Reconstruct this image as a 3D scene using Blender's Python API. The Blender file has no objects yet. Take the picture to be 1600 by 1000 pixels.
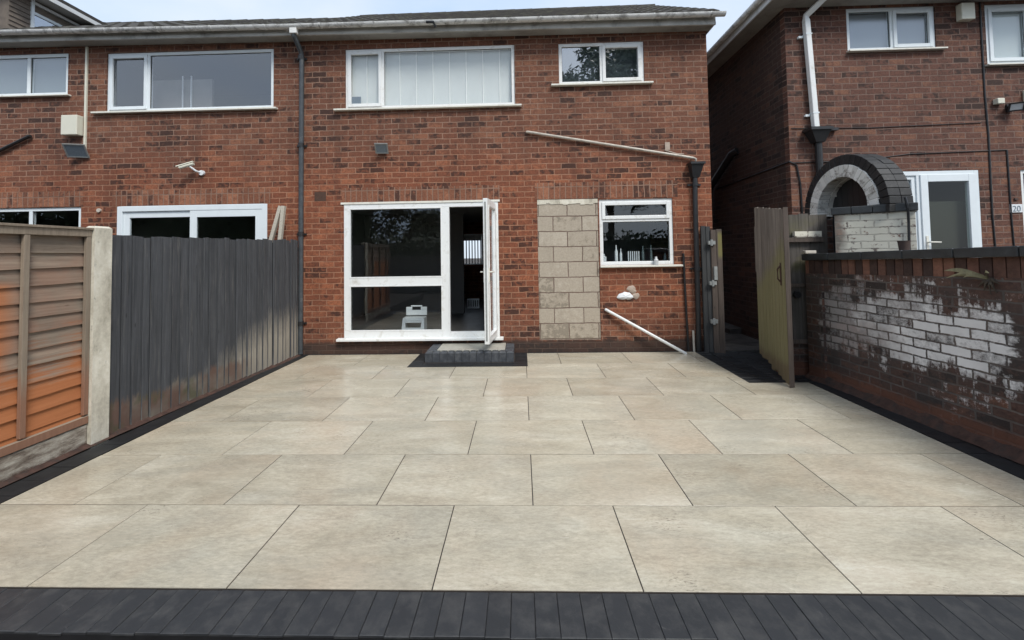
import bpy, math, random
from mathutils import Matrix, Vector
random.seed(7)
R = math.radians
scene = bpy.context.scene
C = scene.collection

# ------------------------------------------------------------------ camera
cd = bpy.data.cameras.new('camera'); cam = bpy.data.objects.new('camera', cd); C.objects.link(cam)
scene.camera = cam
cd.sensor_width = 36; cd.lens = 650.17 / 1600 * 36
cd.shift_x = (800 - 794.81) / 1600; cd.shift_y = (371.7 - 500) / 1600
cd.clip_start = .05; cd.clip_end = 500
r_ = Vector((.99943, .02978, -.01578)); u_ = Vector((.01682, -.03486, .99925)); w_ = Vector((-.02921, .99895, .03534))
cam.matrix_world = Matrix(((r_.x, u_.x, -w_.x, -.0511), (r_.y, u_.y, -w_.y, -2.127), (r_.z, u_.z, -w_.z, 1.6794), (0, 0, 0, 1)))

# ------------------------------------------------------------------ sky, sun, exposure
SUN_EL, SUN_AZ = R(50), R(148)        # azimuth clockwise from +Y
world = bpy.data.worlds.new('World'); scene.world = world; world.use_nodes = True
wn = world.node_tree; wn.nodes.clear()
def W(t, **k):
    n = wn.nodes.new(t)
    for a, b in k.items(): setattr(n, a, b)
    return n
sky = W('ShaderNodeTexSky', sky_type='NISHITA', sun_disc=False, sun_elevation=SUN_EL, sun_rotation=SUN_AZ)
bg1 = W('ShaderNodeBackground'); bg1.inputs[1].default_value = .10
wn.links.new(sky.outputs[0], bg1.inputs[0])
tc = W('ShaderNodeTexCoord'); mp = W('ShaderNodeMapping'); mp.inputs['Scale'].default_value = (1, 1, 2.2)
ns = W('ShaderNodeTexNoise'); ns.inputs['Scale'].default_value = 1.9; ns.inputs['Detail'].default_value = 6
cr = W('ShaderNodeValToRGB')
cr.color_ramp.elements[0].position = .36; cr.color_ramp.elements[0].color = (.58, .74, 1.0, 1)
cr.color_ramp.elements[1].position = .60; cr.color_ramp.elements[1].color = (.80, .88, .97, 1)
bg2 = W('ShaderNodeBackground'); bg2.inputs[1].default_value = .52
mx = W('ShaderNodeMixShader'); mx.inputs[0].default_value = .86
out = W('ShaderNodeOutputWorld')
wn.links.new(tc.outputs['Generated'], mp.inputs[0]); wn.links.new(mp.outputs[0], ns.inputs['Vector'])
wn.links.new(ns.outputs[0], cr.inputs[0]); wn.links.new(cr.outputs[0], bg2.inputs[0])
wn.links.new(bg1.outputs[0], mx.inputs[1]); wn.links.new(bg2.outputs[0], mx.inputs[2]); wn.links.new(mx.outputs[0], out.inputs[0])
sd = bpy.data.lights.new('sun', 'SUN'); sd.energy = 1.5; sd.angle = R(20); sd.color = (1, .97, .92)
sun = bpy.data.objects.new('sun', sd); C.objects.link(sun)
d = Vector((math.sin(SUN_AZ) * math.cos(SUN_EL), math.cos(SUN_AZ) * math.cos(SUN_EL), math.sin(SUN_EL)))
sun.rotation_euler = d.to_track_quat('Z', 'Y').to_euler(); sun.location = (0, -5, 12)
vs = scene.view_settings
vs.view_transform = 'Standard'; vs.look = 'None'; vs.exposure = 1.1; vs.gamma = 1
scene.cycles.max_bounces = 8; scene.cycles.transparent_max_bounces = 16

# ------------------------------------------------------------------ materials
class S:
    """small node-graph helper"""
    def __init__(s, name, rough=.8, metal=0):
        s.m = bpy.data.materials.new(name); s.m.use_nodes = True; s.t = s.m.node_tree
        s.b = s.t.nodes['Principled BSDF']; s.b.inputs['Roughness'].default_value = rough
        s.b.inputs['Metallic'].default_value = metal; s.out = s.t.nodes['Material Output']
        s._uv = None
    def put(s, sock, v):
        if isinstance(v, bpy.types.NodeSocket): s.t.links.new(v, sock)
        elif isinstance(v, (tuple, list)) and len(v) == 3 and sock.type == 'RGBA': sock.default_value = (*v, 1)
        else: sock.default_value = v
    def n(s, t, ins={}, out=0, **k):
        n = s.t.nodes.new(t)
        for a, b in k.items(): setattr(n, a, b)
        for a, b in ins.items(): s.put(n.inputs[a], b)
        return n.outputs[out]
    @property
    def uv(s):
        if s._uv is None: s._uv = s.n('ShaderNodeUVMap')
        return s._uv
    def rnd(s): return s.n('ShaderNodeAttribute', out=2, attribute_name='rnd')
    def math(s, op, a, b=0., clamp=False): return s.n('ShaderNodeMath', {0: a, 1: b}, operation=op, use_clamp=clamp)
    def vmap(s, sc=(1, 1, 1), loc=(0, 0, 0), rot=(0, 0, 0), v=None):
        return s.n('ShaderNodeMapping', {0: v or s.uv, 'Location': loc, 'Rotation': rot, 'Scale': sc})
    def noise(s, sc, det=4, rough=.55, v=None, dist=0, out=0, w=None):
        ins = {'Vector': v or s.uv, 'Scale': sc, 'Detail': det, 'Roughness': rough, 'Distortion': dist}
        if w is not None:
            ins['W'] = w; return s.n('ShaderNodeTexNoise', ins, out, noise_dimensions='4D')
        return s.n('ShaderNodeTexNoise', ins, out)
    def ramp(s, f, stops, interp='LINEAR'):
        n = s.t.nodes.new('ShaderNodeValToRGB'); e = n.color_ramp.elements; n.color_ramp.interpolation = interp
        while len(e) < len(stops): e.new(.5)
        for el, (p, c) in zip(e, stops):
            el.position = p; el.color = (c, c, c, 1) if isinstance(c, (int, float)) else (*c, 1)
        s.put(n.inputs[0], f); return n.outputs[0]
    def mix(s, f, a, b, mode='MIX'):
        n = s.t.nodes.new('ShaderNodeMix'); n.data_type = 'RGBA'; n.blend_type = mode
        s.put(n.inputs[0], f); s.put(n.inputs[6], a); s.put(n.inputs[7], b); return n.outputs[2]
    def sep(s, v=None): 
        n = s.t.nodes.new('ShaderNodeSeparateXYZ'); s.put(n.inputs[0], v or s.uv); return n.outputs
    def band(s, x, a, b, soft):
        """1 between a and b with soft edges"""
        p = s.n('ShaderNodeMapRange', {0: x, 1: a - soft, 2: a + soft}, interpolation_type='SMOOTHSTEP')
        q = s.n('ShaderNodeMapRange', {0: x, 1: b - soft, 2: b + soft, 3: 1., 4: 0.}, interpolation_type='SMOOTHSTEP')
        return s.math('MULTIPLY', p, q)
    def col(s, c): s.put(s.b.inputs['Base Color'], c)
    def rgh(s, c): s.put(s.b.inputs['Roughness'], c)
    def bump(s, h, st=.5, d=.01):
        s.put(s.b.inputs['Normal'], s.n('ShaderNodeBump', {'Height': h, 'Strength': st, 'Distance': d}))

def srgb(r, g, b):
    f = lambda v: (v / 255 / 12.92) if v / 255 <= .04045 else ((v / 255 + .055) / 1.055) ** 2.4
    return (f(r), f(g), f(b))
M = {}

def brick_mat(name, dark, mid, light, mortar, bw=.253, bh=.0945, off=(0, 0), ms=.0085, rot=0, extra=None, offset=.5, grain=.8):
    s = S(name, .88)
    v = s.vmap(loc=(off[0], off[1], 0), rot=(0, 0, rot))
    wob = s.noise(3.2, 2, out=1)
    wob2 = s.noise(22, 2, out=1)
    dv = s.n('ShaderNodeVectorMath', {0: wob, 1: (.5, .5, .5)}, operation='SUBTRACT')
    dv = s.n('ShaderNodeVectorMath', {0: dv, 'Scale': .028}, operation='SCALE')
    dw = s.n('ShaderNodeVectorMath', {0: wob2, 1: (.5, .5, .5)}, operation='SUBTRACT')
    dw = s.n('ShaderNodeVectorMath', {0: dw, 'Scale': .012}, operation='SCALE')
    vv = s.n('ShaderNodeVectorMath', {0: v, 1: dv}, operation='ADD')
    vv = s.n('ShaderNodeVectorMath', {0: vv, 1: dw}, operation='ADD')
    bt = s.t.nodes.new('ShaderNodeTexBrick'); bt.offset = offset
    for a, b in {'Vector': vv, 'Color1': (0, 0, 0), 'Color2': (1, 1, 1), 'Mortar': (.5, .5, .5), 'Scale': 1., 'Mortar Size': ms, 'Mortar Smooth': .25,
                 'Bias': 0., 'Brick Width': bw, 'Row Height': bh}.items(): s.put(bt.inputs[a], b)
    rnd, mo = bt.outputs[0], bt.outputs[1]
    big = s.noise(.55, 3, .6)
    f = s.math('ADD', rnd, s.math('MULTIPLY', s.math('SUBTRACT', big, .5), 1.1))
    fine = s.noise(34, 5, .7)
    med = s.noise(11, 4, .65)
    f = s.math('ADD', f, s.math('MULTIPLY', s.math('SUBTRACT', med, .5), 1.7))
    c = s.ramp(f, [(-.12, tuple(x * .75 for x in dark)), (.06, dark), (.24, mid), (.70, mid), (1., light)])
    c = s.mix(grain, c, s.ramp(fine, [(.32, .28), (.68, .74)]), 'OVERLAY')
    mvar = s.noise(5.5, 4, .7)
    mf = s.math('MULTIPLY', mo, s.ramp(mvar, [(.25, .45), (.5, 1.)]))
    mc = s.mix(s.ramp(s.noise(1.3, 4, .6), [(.35, 0.), (.65, 1.)]), mortar, tuple(m * .72 for m in mortar))
    c = s.mix(mf, c, mc)
    # smears of old mortar / lime bloom
    sm = s.ramp(s.noise(2.6, 6, .72, dist=.6), [(.60, 0.), (.74, 1.)])
    c = s.mix(s.math('MULTIPLY', sm, .36), c, tuple(min(1, m * 1.05) for m in mortar))
    stn = s.math('MULTIPLY', s.ramp(s.noise(1., 6, .7, v=s.vmap((2.6, .45, 1))), [(.48, 0.), (.70, 1.)]), s.ramp(s.noise(9, 4, .7), [(.3, .5), (.6, 1.)]))
    c = s.mix(s.math('MULTIPLY', stn, .5), c, tuple(x * .8 for x in dark))
    if extra: c = extra(s, c, mo, rnd)
    s.col(c)
    h = s.math('ADD', s.math('MULTIPLY', s.math('SUBTRACT', 1., mo), 1.), s.math('MULTIPLY', fine, .45))
    s.bump(h, .75, .009)
    M[name] = s.m
    return s.m

BD, BM, BL = (.062, .027, .018), (.142, .055, .031), (.215, .090, .050)
BMO = (.30, .185, .130)
def damp(s, c, mo, rnd):
    x, y, _ = s.sep()
    # orange cleaner brick on the lower storey and dark damp course at the foot
    nz = s.noise(1.4, 4, .6)
    zo = s.math('ADD', y, s.math('MULTIPLY', s.math('SUBTRACT', nz, .5), 2.2))
    m = s.band(zo, .5, 3.3, .7)
    c = s.mix(s.math('MULTIPLY', m, .8), c, (1.38, 1.06, .84), 'MULTIPLY')
    nb = s.math('ADD', y, s.math('MULTIPLY', s.math('SUBTRACT', s.noise(7, 4, .7), .5), .14))
    m2 = s.band(nb, -1., .20, .03)
    return s.mix(s.math('MULTIPLY', m2, .78), c, (.030, .022, .018))
brick_mat('brick_main', BD, BM, BL, BMO, extra=damp, off=(.1, .03))
brick_mat('brick_left', BD, BM, BL, BMO, extra=damp, off=(.04, .05))
brick_mat('brick_right', (.050, .024, .017), (.112, .047, .031), (.180, .080, .047), (.21, .135, .105), off=(.11, .01))
brick_mat('brick_soldier', (.09, .036, .022), (.20, .076, .040), (.30, .125, .068), BMO, bw=.253, bh=.0945, rot=R(90), off=(0, .13), offset=0.)
brick_mat('block', (.33, .28, .215), (.38, .325, .255), (.43, .375, .30), (.16, .105, .08), bw=.49, bh=.258, ms=.009, off=(.24, .04), grain=.3)

def garden_wall(s, c, mo, rnd):
    x, y, _ = s.sep()
    c = s.mix(s.ramp(s.noise(1.7, 5, .65), [(.38, 0.), (.62, 1.)]), c, s.mix(.8, c, (.05, .043, .040)))
    # peeling whitewash: uneven region, clinging to the brick faces rather than the joints
    w1 = s.noise(2.6, 4, .65); w2 = s.noise(17, 6, .8); w3 = s.noise(5, 3, .6)
    dr = s.noise(1., 4, .7, v=s.vmap((11, 1.6, 1)))
    yy = s.math('ADD', y, s.math('ADD', s.math('MULTIPLY', s.math('SUBTRACT', w1, .5), .7), s.math('MULTIPLY', s.math('SUBTRACT', dr, .5), .75)))
    xx = s.math('ADD', x, s.math('MULTIPLY', s.math('SUBTRACT', w3, .5), .5))
    reg = s.math('MULTIPLY', s.band(yy, .50, 1.22, .17), s.band(xx, 1.30, 3.22, .10))
    mk = s.math('ADD', s.math('MULTIPLY', reg, .70), s.math('MULTIPLY', s.math('SUBTRACT', w2, .5), 1.3))
    mk = s.math('ADD', mk, s.math('MULTIPLY', s.math('SUBTRACT', rnd, .5), .55))
    mk = s.math('SUBTRACT', mk, s.math('MULTIPLY', mo, .42))
    strong = s.ramp(s.math('ADD', s.math('MULTIPLY', x, -.5), s.math('ADD', 1.45, s.math('MULTIPLY', s.math('SUBTRACT', w1, .5), 1.2))), [(.05, .30), (.45, .95)])
    c = s.mix(s.math('MULTIPLY', s.ramp(mk, [(.30, 0.), (.50, .55), (.72, 1.)]), strong), c, s.mix(w3, (.60, .58, .56), (.90, .88, .86)))
    # red brick dust and soil at the foot
    nb = s.math('ADD', y, s.math('MULTIPLY', s.math('SUBTRACT', s.noise(6, 4, .7), .5), .2))
    return s.mix(s.math('MULTIPLY', s.band(nb, -1., .17, .05), .7), c, (.16, .062, .034))
brick_mat('brick_garden', (.036, .021, .016), (.092, .045, .032), (.165, .074, .045), (.17, .14, .12), extra=garden_wall, bw=.25, bh=.087, ms=.009)
def whitewash(s, c, mo, rnd):
    w2 = s.noise(9, 6, .75); x, y, _ = s.sep()
    m = s.math('MULTIPLY', s.ramp(s.math('ADD', w2, s.math('MULTIPLY', mo, -.06)), [(.36, 0.), (.42, 1.)]), s.math('SUBTRACT', 1., s.math('MULTIPLY', mo, .35)))
    e = s.math('ADD', s.math('MULTIPLY', s.math('SUBTRACT', s.noise(3, 4), .5), .3), x)
    m = s.math('MULTIPLY', m, s.ramp(e, [(.03, .25), (.12, 1.)]))
    return s.mix(m, c, s.mix(s.noise(4, 3), (.56, .53, .43), (.74, .71, .61)))
brick_mat('brick_whitewash', (.045, .026, .021), (.13, .055, .036), (.20, .092, .055), (.22, .19, .165), extra=whitewash, bw=.25, bh=.087, ms=.009)

def simple(name, c, rough=.5, var=.12, sc=12, bump=0, metal=0, dirt=None, stretch=(1, 1, 1)):
    s = S(name, rough, metal)
    v = s.vmap(stretch)
    f = s.noise(sc, 5, .65, v=v)
    k = s.mix(s.ramp(f, [(.3, 0.), (.7, 1.)]), tuple(x * (1 - var) for x in c), tuple(min(1, x * (1 + var)) for x in c))
    if dirt:
        dc, lo, hi, dsc = dirt
        k = s.mix(s.ramp(s.noise(dsc, 6, .7, v=v, dist=.4), [(lo, 0.), (hi, 1.)]), k, dc)
    s.col(k)
    s.rgh(s.ramp(f, [(.2, max(.05, rough - .08)), (.8, min(1, rough + .1))]))
    if bump: s.bump(f, bump, .004)
    M[name] = s.m
simple('upvc', (.77, .78, .765), .32, .03, 6, dirt=((.46, .43, .36), .54, .80, 6))
simple('upvc_old', (.72, .70, .62), .4, .06, 6, dirt=((.38, .33, .25), .55, .8, 9))
simple('upvc_blue', (.72, .77, .79), .32, .03, 6, dirt=((.50, .50, .46), .62, .85, 5))
simple('gutter_white', (.74, .735, .71), .45, .08, 5, dirt=((.11, .10, .085), .48, .70, 5), stretch=(1, 1, 1))
simple('fascia', (.48, .47, .44), .55, .15, 3, dirt=((.12, .11, .095), .50, .78, 2.5))
simple('soffit', (.30, .29, .27), .65, .12, 3, dirt=((.12, .11, .10), .5, .8, 2))
simple('fascia_white', (.64, .65, .65), .45, .06, 3, dirt=((.28, .27, .25), .55, .8, 3))
simple('pipe_grey', (.055, .062, .068), .38, .25, 9, dirt=((.16, .16, .155), .56, .75, 6))
simple('pipe_black', (.018, .018, .019), .4, .2, 9)
simple('waste_white', (.52, .47, .40), .45, .12, 9, dirt=((.20, .16, .12), .5, .75, 6))
simple('cream_plastic', (.66, .64, .53), .4, .04, 7)
simple('white_plastic', (.72, .74, .75), .35, .04, 7)
simple('grey_metal', (.27, .28, .27), .5, .2, 20)
simple('lamp_glass', (.16, .20, .235), .12, .1, 30)
simple('lamp_lens', (.55, .56, .56), .15, .1, 30)
simple('roof_tile', (.040, .036, .032), .85, .4, 9, .5, dirt=((.09, .088, .06), .5, .7, 4))
simple('cladding', (.155, .125, .10), .8, .2, 8, dirt=((.08, .065, .055), .45, .75, 5))
simple('coping', (.033, .036, .038), .42, .35, 9, .4, dirt=((.10, .10, .09), .62, .85, 7))
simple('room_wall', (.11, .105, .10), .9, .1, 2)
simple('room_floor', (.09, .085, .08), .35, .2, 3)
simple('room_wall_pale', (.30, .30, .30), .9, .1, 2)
simple('blind', (.62, .655, .64), .7, .03, 4)
simple('blind_edge', (.92, .93, .90), .6, .03, 4)
simple('frost', (.25, .275, .285), .8, .04, 1.4)
simple('frost_pale', (.78, .80, .79), .8, .04, 1.4)
simple('veil', (.26, .28, .285), .8, .05, 3)
simple('dark_cloth', (.035, .036, .027), .9, .1, 2)
simple('curtain', (.30, .27, .235), .9, .12, 3)
simple('soil', (.045, .035, .027), .95, .4, 12, .6)
simple('earth_floor', (.07, .065, .06), .9, .4, 5, .6, dirt=((.028, .026, .024), .45, .65, 3))
simple('haunch', (.062, .032, .023), .95, .5, 14, 1, dirt=((.035, .028, .024), .5, .65, 6))
simple('leaf', (.040, .060, .022), .6, .5, 3)
simple('bark', (.07, .055, .04), .9, .3, 12, .6, stretch=(4, 4, 1))
simple('leaf_dry', (.22, .19, .10), .7, .35, 20)
simple('terracotta', (.07, .045, .038), .8, .2, 10)
simple('bottle', (.10, .13, .13), .2, .2, 10)
simple('slab_step', (.40, .385, .33), .5, .15, 5, .2, dirt=((.22, .19, .16), .5, .75, 5))
simple('batten_pale', (.44, .40, .33), .8, .2, 14, .3, stretch=(3, 3, 1))
simple('plaster', (.40, .32, .26), .9, .15, 14)
simple('grout', (.045, .036, .030), .95, .4, 8)
simple('rust', (.07, .035, .022), .8, .3, 20)

def paving():
    s = S('paving', .4)
    rn = s.rnd(); w = s.math('MULTIPLY', rn, 37.)
    v = s.vmap((1, 1, 1), rot=(0, 0, .35))
    v2 = s.vmap((.75, 2.2, 1), rot=(0, 0, -.25))
    cl = s.noise(1.5, 6, .62, v=v2, dist=.9, w=w)
    c = s.ramp(cl, [(.30, (.34, .295, .215)), (.45, (.47, .418, .315)), (.55, (.525, .472, .362)), (.70, (.64, .592, .475))])
    # grey cloudy drifts, warm blooms
    g = s.ramp(s.noise(1.1, 5, .6, v=v2, dist=1.2, w=s.math('ADD', w, 5.)), [(.46, 0.), (.62, 1.)])
    c = s.mix(s.math('MULTIPLY', g, .62), c, (.37, .345, .275))
    p = s.ramp(s.noise(.9, 4, .6, v=v, w=s.math('ADD', w, 9.)), [(.50, 0.), (.72, 1.)])
    c = s.mix(s.math('MULTIPLY', p, .60), c, (.47, .345, .235))
    # per slab tone
    c = s.mix(.24, c, s.ramp(rn, [(0., (.35, .31, .24)), (.5, (.50, .445, .34)), (1., (.66, .61, .50))]))
    fine = s.noise(30, 8, .8, v=v2, w=w)
    c = s.mix(.62, c, s.ramp(fine, [(.32, .30), (.68, .70)]), 'OVERLAY')
    lo = s.ramp(s.noise(5.5, 6, .75, v=v2, dist=1.4, w=s.math('ADD', w, 3.)), [(.35, .36), (.65, .62)])
    c = s.mix(.20, c, lo, 'OVERLAY')
    # thin darker veins and small pitted clusters
    vn = s.noise(2.4, 7, .7, v=v2, dist=1.6, w=s.math('ADD', w, 2.))
    ve = s.math('ABSOLUTE', s.math('SUBTRACT', vn, .5))
    vm = s.math('MULTIPLY', s.ramp(ve, [(0., 1.), (.012, 0.)]), s.ramp(s.noise(1.7, 2, v=v), [(.5, 0.), (.65, 1.)]))
    c = s.mix(s.math('MULTIPLY', vm, .42), c, (.22, .19, .15))
    pit = s.math('MULTIPLY', s.ramp(s.noise(46, 3, .7, v=v2, w=w), [(.56, 0.), (.64, 1.)]), s.ramp(s.noise(2.3, 2, .5, v=v, w=w), [(.57, 0.), (.66, 1.)]))
    c = s.mix(s.math('MULTIPLY', pit, .75), c, (.15, .125, .095))
    s.col(c)
    s.rgh(s.ramp(s.noise(1.3, 5, .6, v=v2), [(.35, .13), (.68, .34)]))
    s.b.inputs['Specular IOR Level'].default_value = .5
    s.bump(s.math('SUBTRACT', fine, s.math('MULTIPLY', pit, .8)), .22, .003)
    M['paving'] = s.m
paving()
def pavers(name, base, hi):
    s = S(name, .5)
    rn = s.rnd(); f = s.noise(9, 6, .7, w=s.math('MULTIPLY', rn, 11.)); l = s.noise(2, 4, .6)
    c = s.mix(rn, tuple(x * .86 for x in base), tuple(x * 1.16 for x in base))
    c = s.mix(s.ramp(l, [(.40, 0.), (.7, .8)]), c, tuple(x * .8 for x in base))
    c = s.mix(s.ramp(f, [(.46, 0.), (.72, .8)]), c, hi)
    c = s.mix(s.ramp(s.noise(5, 6, .8, dist=1.), [(.64, 0.), (.76, .6)]), c, tuple(min(1, x * 2) for x in hi))
    s.col(c); s.rgh(s.ramp(l, [(.3, .42), (.7, .68)])); s.bump(f, .6, .004)
    M[name] = s.m
pavers('paver_charcoal', (.030, .031, .033), (.075, .072, .068))
pavers('paver_dark', (.012, .013, .0145), (.026, .027, .029))
pavers('paver_step', (.045, .050, .058), (.12, .125, .13))

def wood(name, base, grain, vertical=True, rough=.85, extra=None, gs=1.):
    s = S(name, rough)
    rn = s.rnd(); w = s.math('MULTIPLY', rn, 23.)
    v = s.vmap((30 * gs, 1.3, 1) if vertical else (1.3, 30 * gs, 1))
    g = s.noise(1.2, 6, .7, v=v, dist=.35, w=w); l = s.noise(2.2, 4, .6, w=w)
    c = s.mix(s.ramp(g, [(.30, 0.), (.72, 1.)]), grain, base)
    c = s.mix(.35, c, s.ramp(l, [(.3, .3), (.7, .7)]), 'OVERLAY')
    c = s.mix(.30, c, s.ramp(rn, [(0., .25), (1., .75)]), 'OVERLAY')
    kn = s.n('ShaderNodeTexVoronoi', {'Vector': s.vmap((4, 1.1, 1) if vertical else (1.4, 5, 1)), 'Scale': 2.2, 'Randomness': 1.})
    c = s.mix(s.ramp(kn, [(.035, .75), (.085, 0.)]), c, tuple(x * .3 for x in grain))
    if extra: c = extra(s, c, g, l, rn)
    s.col(c); s.bump(g, .6, .004); M[name] = s.m
def slate_stain(s, c, g, l, rn):
    x, y, _ = s.sep()
    n1 = s.noise(1.3, 4, .6); n2 = s.noise(8, 5, .75, v=s.vmap((3.5, .7, 1)))
    j = s.math('ADD', s.math('MULTIPLY', s.math('SUBTRACT', n2, .5), .55), s.math('MULTIPLY', s.math('SUBTRACT', rn, .5), .14))
    # paint worn off to pale timber, low down towards the house end
    lim = s.n('ShaderNodeMapRange', {0: x, 1: 2.2, 2: 4.3, 3: .0, 4: .74}, interpolation_type='SMOOTHSTEP')
    mk = s.ramp(s.math('SUBTRACT', s.math('ADD', y, j), lim), [(.42, 1.), (.62, 0.)])
    mk = s.ramp(s.math('ADD', s.math('SUBTRACT', lim, y), s.math('ADD', j, .3)), [(.16, 0.), (.34, .35), (.62, 1.)])
    pale = s.mix(g, (.20, .18, .15), (.50, .455, .37))
    c = s.mix(mk, c, pale)
    # reddish and green foot of the boards
    fb = s.band(s.math('ADD', y, s.math('MULTIPLY', j, .5)), -1., .27, .05)
    near = s.band(x, 0., 3.6, .25)
    foot = s.mix(s.ramp(n1, [(.45, 0.), (.6, 1.)]), (.15, .085, .06), (.22, .20, .16))
    foot = s.mix(s.ramp(s.noise(3.1, 4), [(.52, 0.), (.64, .8)]), foot, (.085, .085, .035))
    wear = s.math('MULTIPLY', s.ramp(s.noise(1.1, 5, .75, v=s.vmap((26, 1.1, 1)), w=s.math('MULTIPLY', rn, 9.)), [(.54, 0.), (.68, .6)]), s.ramp(n1, [(.38, .15), (.55, 1.)]))
    c = s.mix(wear, c, (.20, .19, .175)); dk = s.ramp(s.noise(1.3, 5, .75, v=s.vmap((34, 1.4, 1)), w=s.math('MULTIPLY', rn, 5.)), [(.55, 0.), (.7, .6)]); c = s.mix(dk, c, (.022, .023, .025))
    return s.mix(s.math('MULTIPLY', s.math('MULTIPLY', fb, near), .85), c, foot)
wood('slate_wood', (.088, .092, .100), (.036, .038, .042), extra=slate_stain)
def orange_stain(s, c, g, l, rn):
    x, y, _ = s.sep()
    n = s.noise(1.8, 4, .6)
    gg = s.math('MULTIPLY', s.math('SUBTRACT', g, .5), .9); rr_ = s.math('MULTIPLY', s.math('SUBTRACT', rn, .5), .22)
    m = s.band(s.math('ADD', s.math('ADD', y, s.math('ADD', gg, rr_)), s.math('MULTIPLY', s.math('SUBTRACT', n, .5), .6)), -1., .88, .16)
    # second patch of fresh stain nearer the camera
    m2 = s.math('MULTIPLY', s.band(s.math('ADD', x, s.math('MULTIPLY', s.math('SUBTRACT', n, .5), .3)), -2., .99, .10), s.band(y, -1., 1.50, .05))
    m = s.math('MAXIMUM', m, m2)
    c = s.mix(s.math('MULTIPLY', s.ramp(l, [(.42, .05), (.62, .5)]), s.band(y, 0., 2.2, .1)), c, (.28, .135, .085))
    return s.mix(s.math('MULTIPLY', m, .88), c, s.mix(g, (.30, .095, .028), (.52, .175, .052)))
wood('panel_slat', (.32, .265, .20), (.13, .10, .075), vertical=False, extra=orange_stain)
wood('panel_frame', (.32, .265, .20), (.19, .145, .105), vertical=True, extra=lambda s, c, g, l, rn: s.mix(s.math('MULTIPLY', s.band(s.math('ADD', s.sep()[1], s.math('MULTIPLY', l, .3)), -1., .85, .15), .75), c, s.mix(g, (.17, .075, .042), (.33, .14, .075))))
def moss(s, c, g, l, rn):
    x, y, _ = s.sep()
    n = s.noise(2.0, 4, .6); st = s.noise(1.4, 5, .7, v=s.vmap((18, 1, 1)))
    lim = s.n('ShaderNodeMapRange', {0: x, 1: .15, 2: .75, 3: 1.88, 4: 1.35})      # higher on the hinge side
    m = s.ramp(s.math('ADD', s.math('SUBTRACT', lim, y), s.math('MULTIPLY', s.math('SUBTRACT', n, .5), .8)), [(-.0, 0.), (.28, 1.)])
    m = s.math('MULTIPLY', m, s.ramp(st, [(.22, .5), (.45, 1.)]))
    c = s.mix(s.math('MULTIPLY', m, .72), c, s.mix(g, (.14, .128, .045), (.25, .228, .090)))
    return s.mix(s.math('MULTIPLY', s.band(s.math('ADD', y, s.math('MULTIPLY', st, .3)), -1., .42, .07), .5), c, (.09, .045, .03))
wood('gate_moss', (.25, .215, .18), (.095, .078, .064), extra=moss)
wood('gate_grey', (.135, .12, .105), (.055, .048, .042), extra=lambda s, c, g, l, rn: s.mix(s.math('MULTIPLY', s.ramp(s.noise(2.6, 4), [(.52, 0.), (.66, .6)]), s.band(s.sep()[1], 1.3, 2., .2)), c, (.12, .115, .035)))
wood('gate_dark', (.06, .062, .062), (.026, .027, .028))
wood('gate_brown', (.13, .10, .082), (.055, .042, .034), extra=lambda s, c, g, l, rn: s.mix(s.math('MULTIPLY', s.band(s.sep()[1], 1.55, 1.95, .05), s.math('MULTIPLY', s.band(s.sep()[0], 3.17, 3.3, .01), .7)), c, (.20, .18, .055)))

def concrete():
    s = S('concrete', .9)
    v = s.vmap((2.5, 1, 1)); f = s.noise(30, 6, .8); l = s.noise(2.2, 5, .65, v=v)
    c = s.ramp(l, [(.3, (.36, .325, .255)), (.5, (.58, .54, .44)), (.7, (.74, .70, .59))])
    c = s.mix(.4, c, s.ramp(f, [(.3, .3), (.7, .7)]), 'OVERLAY')
    c = s.mix(s.ramp(s.noise(5, 6, .8, v=v), [(.58, 0.), (.70, .65)]), c, (.10, .10, .075))
    s.col(c); s.bump(f, .5, .004); M['concrete'] = s.m
    s = S('gravel_board', .9)
    f = s.noise(30, 6, .8); l = s.noise(6, 6, .75, v=s.vmap((.7, 2.2, 1)))
    c = s.ramp(l, [(.32, (.07, .045, .035)), (.45, (.22, .18, .14)), (.6, (.45, .41, .34)), (.8, (.58, .54, .46))])
    c = s.mix(.4, c, s.ramp(f, [(.3, .3), (.7, .7)]), 'OVERLAY')
    c = s.mix(s.band(s.math('ADD', s.sep()[1], s.math('MULTIPLY', l, .12)), -1., .085, .02), c, (.085, .05, .036))
    s.col(c); s.bump(s.math('ADD', f, l), .7, .006); M['gravel_board'] = s.m
concrete()

def glass(name, refl=.10, tint=(.85, .88, .88), rough=0., wavy=0., k=1.8):
    s = S(name)
    s.t.nodes.remove(s.b)
    tr = s.n('ShaderNodeBsdfTransparent', {0: tint})
    ins = {0: (.95, .97, 1.), 'Roughness': rough}
    if wavy: ins['Normal'] = s.n('ShaderNodeBump', {'Height': s.noise(1.6, 2), 'Strength': wavy, 'Distance': .01})
    gl = s.n('ShaderNodeBsdfAnisotropic', ins)
    fr = s.n('ShaderNodeFresnel', {0: 1.5})
    f = s.math('ADD', s.math('MULTIPLY', fr, k), refl, clamp=True)
    f = s.math('MULTIPLY', f, s.math('SUBTRACT', 1., s.n('ShaderNodeNewGeometry', out=6)))
    s.t.links.new(s.n('ShaderNodeMixShader', {0: f, 1: tr, 2: gl}), s.out.inputs[0])
    M[name] = s.m
glass('glass', .02, (.95, .97, .97), wavy=.15)
glass('glass_grey', .10, (.9, .92, .94), rough=.09, wavy=.1)
glass('glass_clear', .0, (.985, .99, .99), wavy=.1)
glass('glass_mirror', .33, (.75, .78, .8), wavy=.15)
glass('glass_dim', .0, (.9, .92, .9), wavy=.3, k=.9)
glass('glass_frost', .12, (.9, .93, .94), rough=.18)

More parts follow.
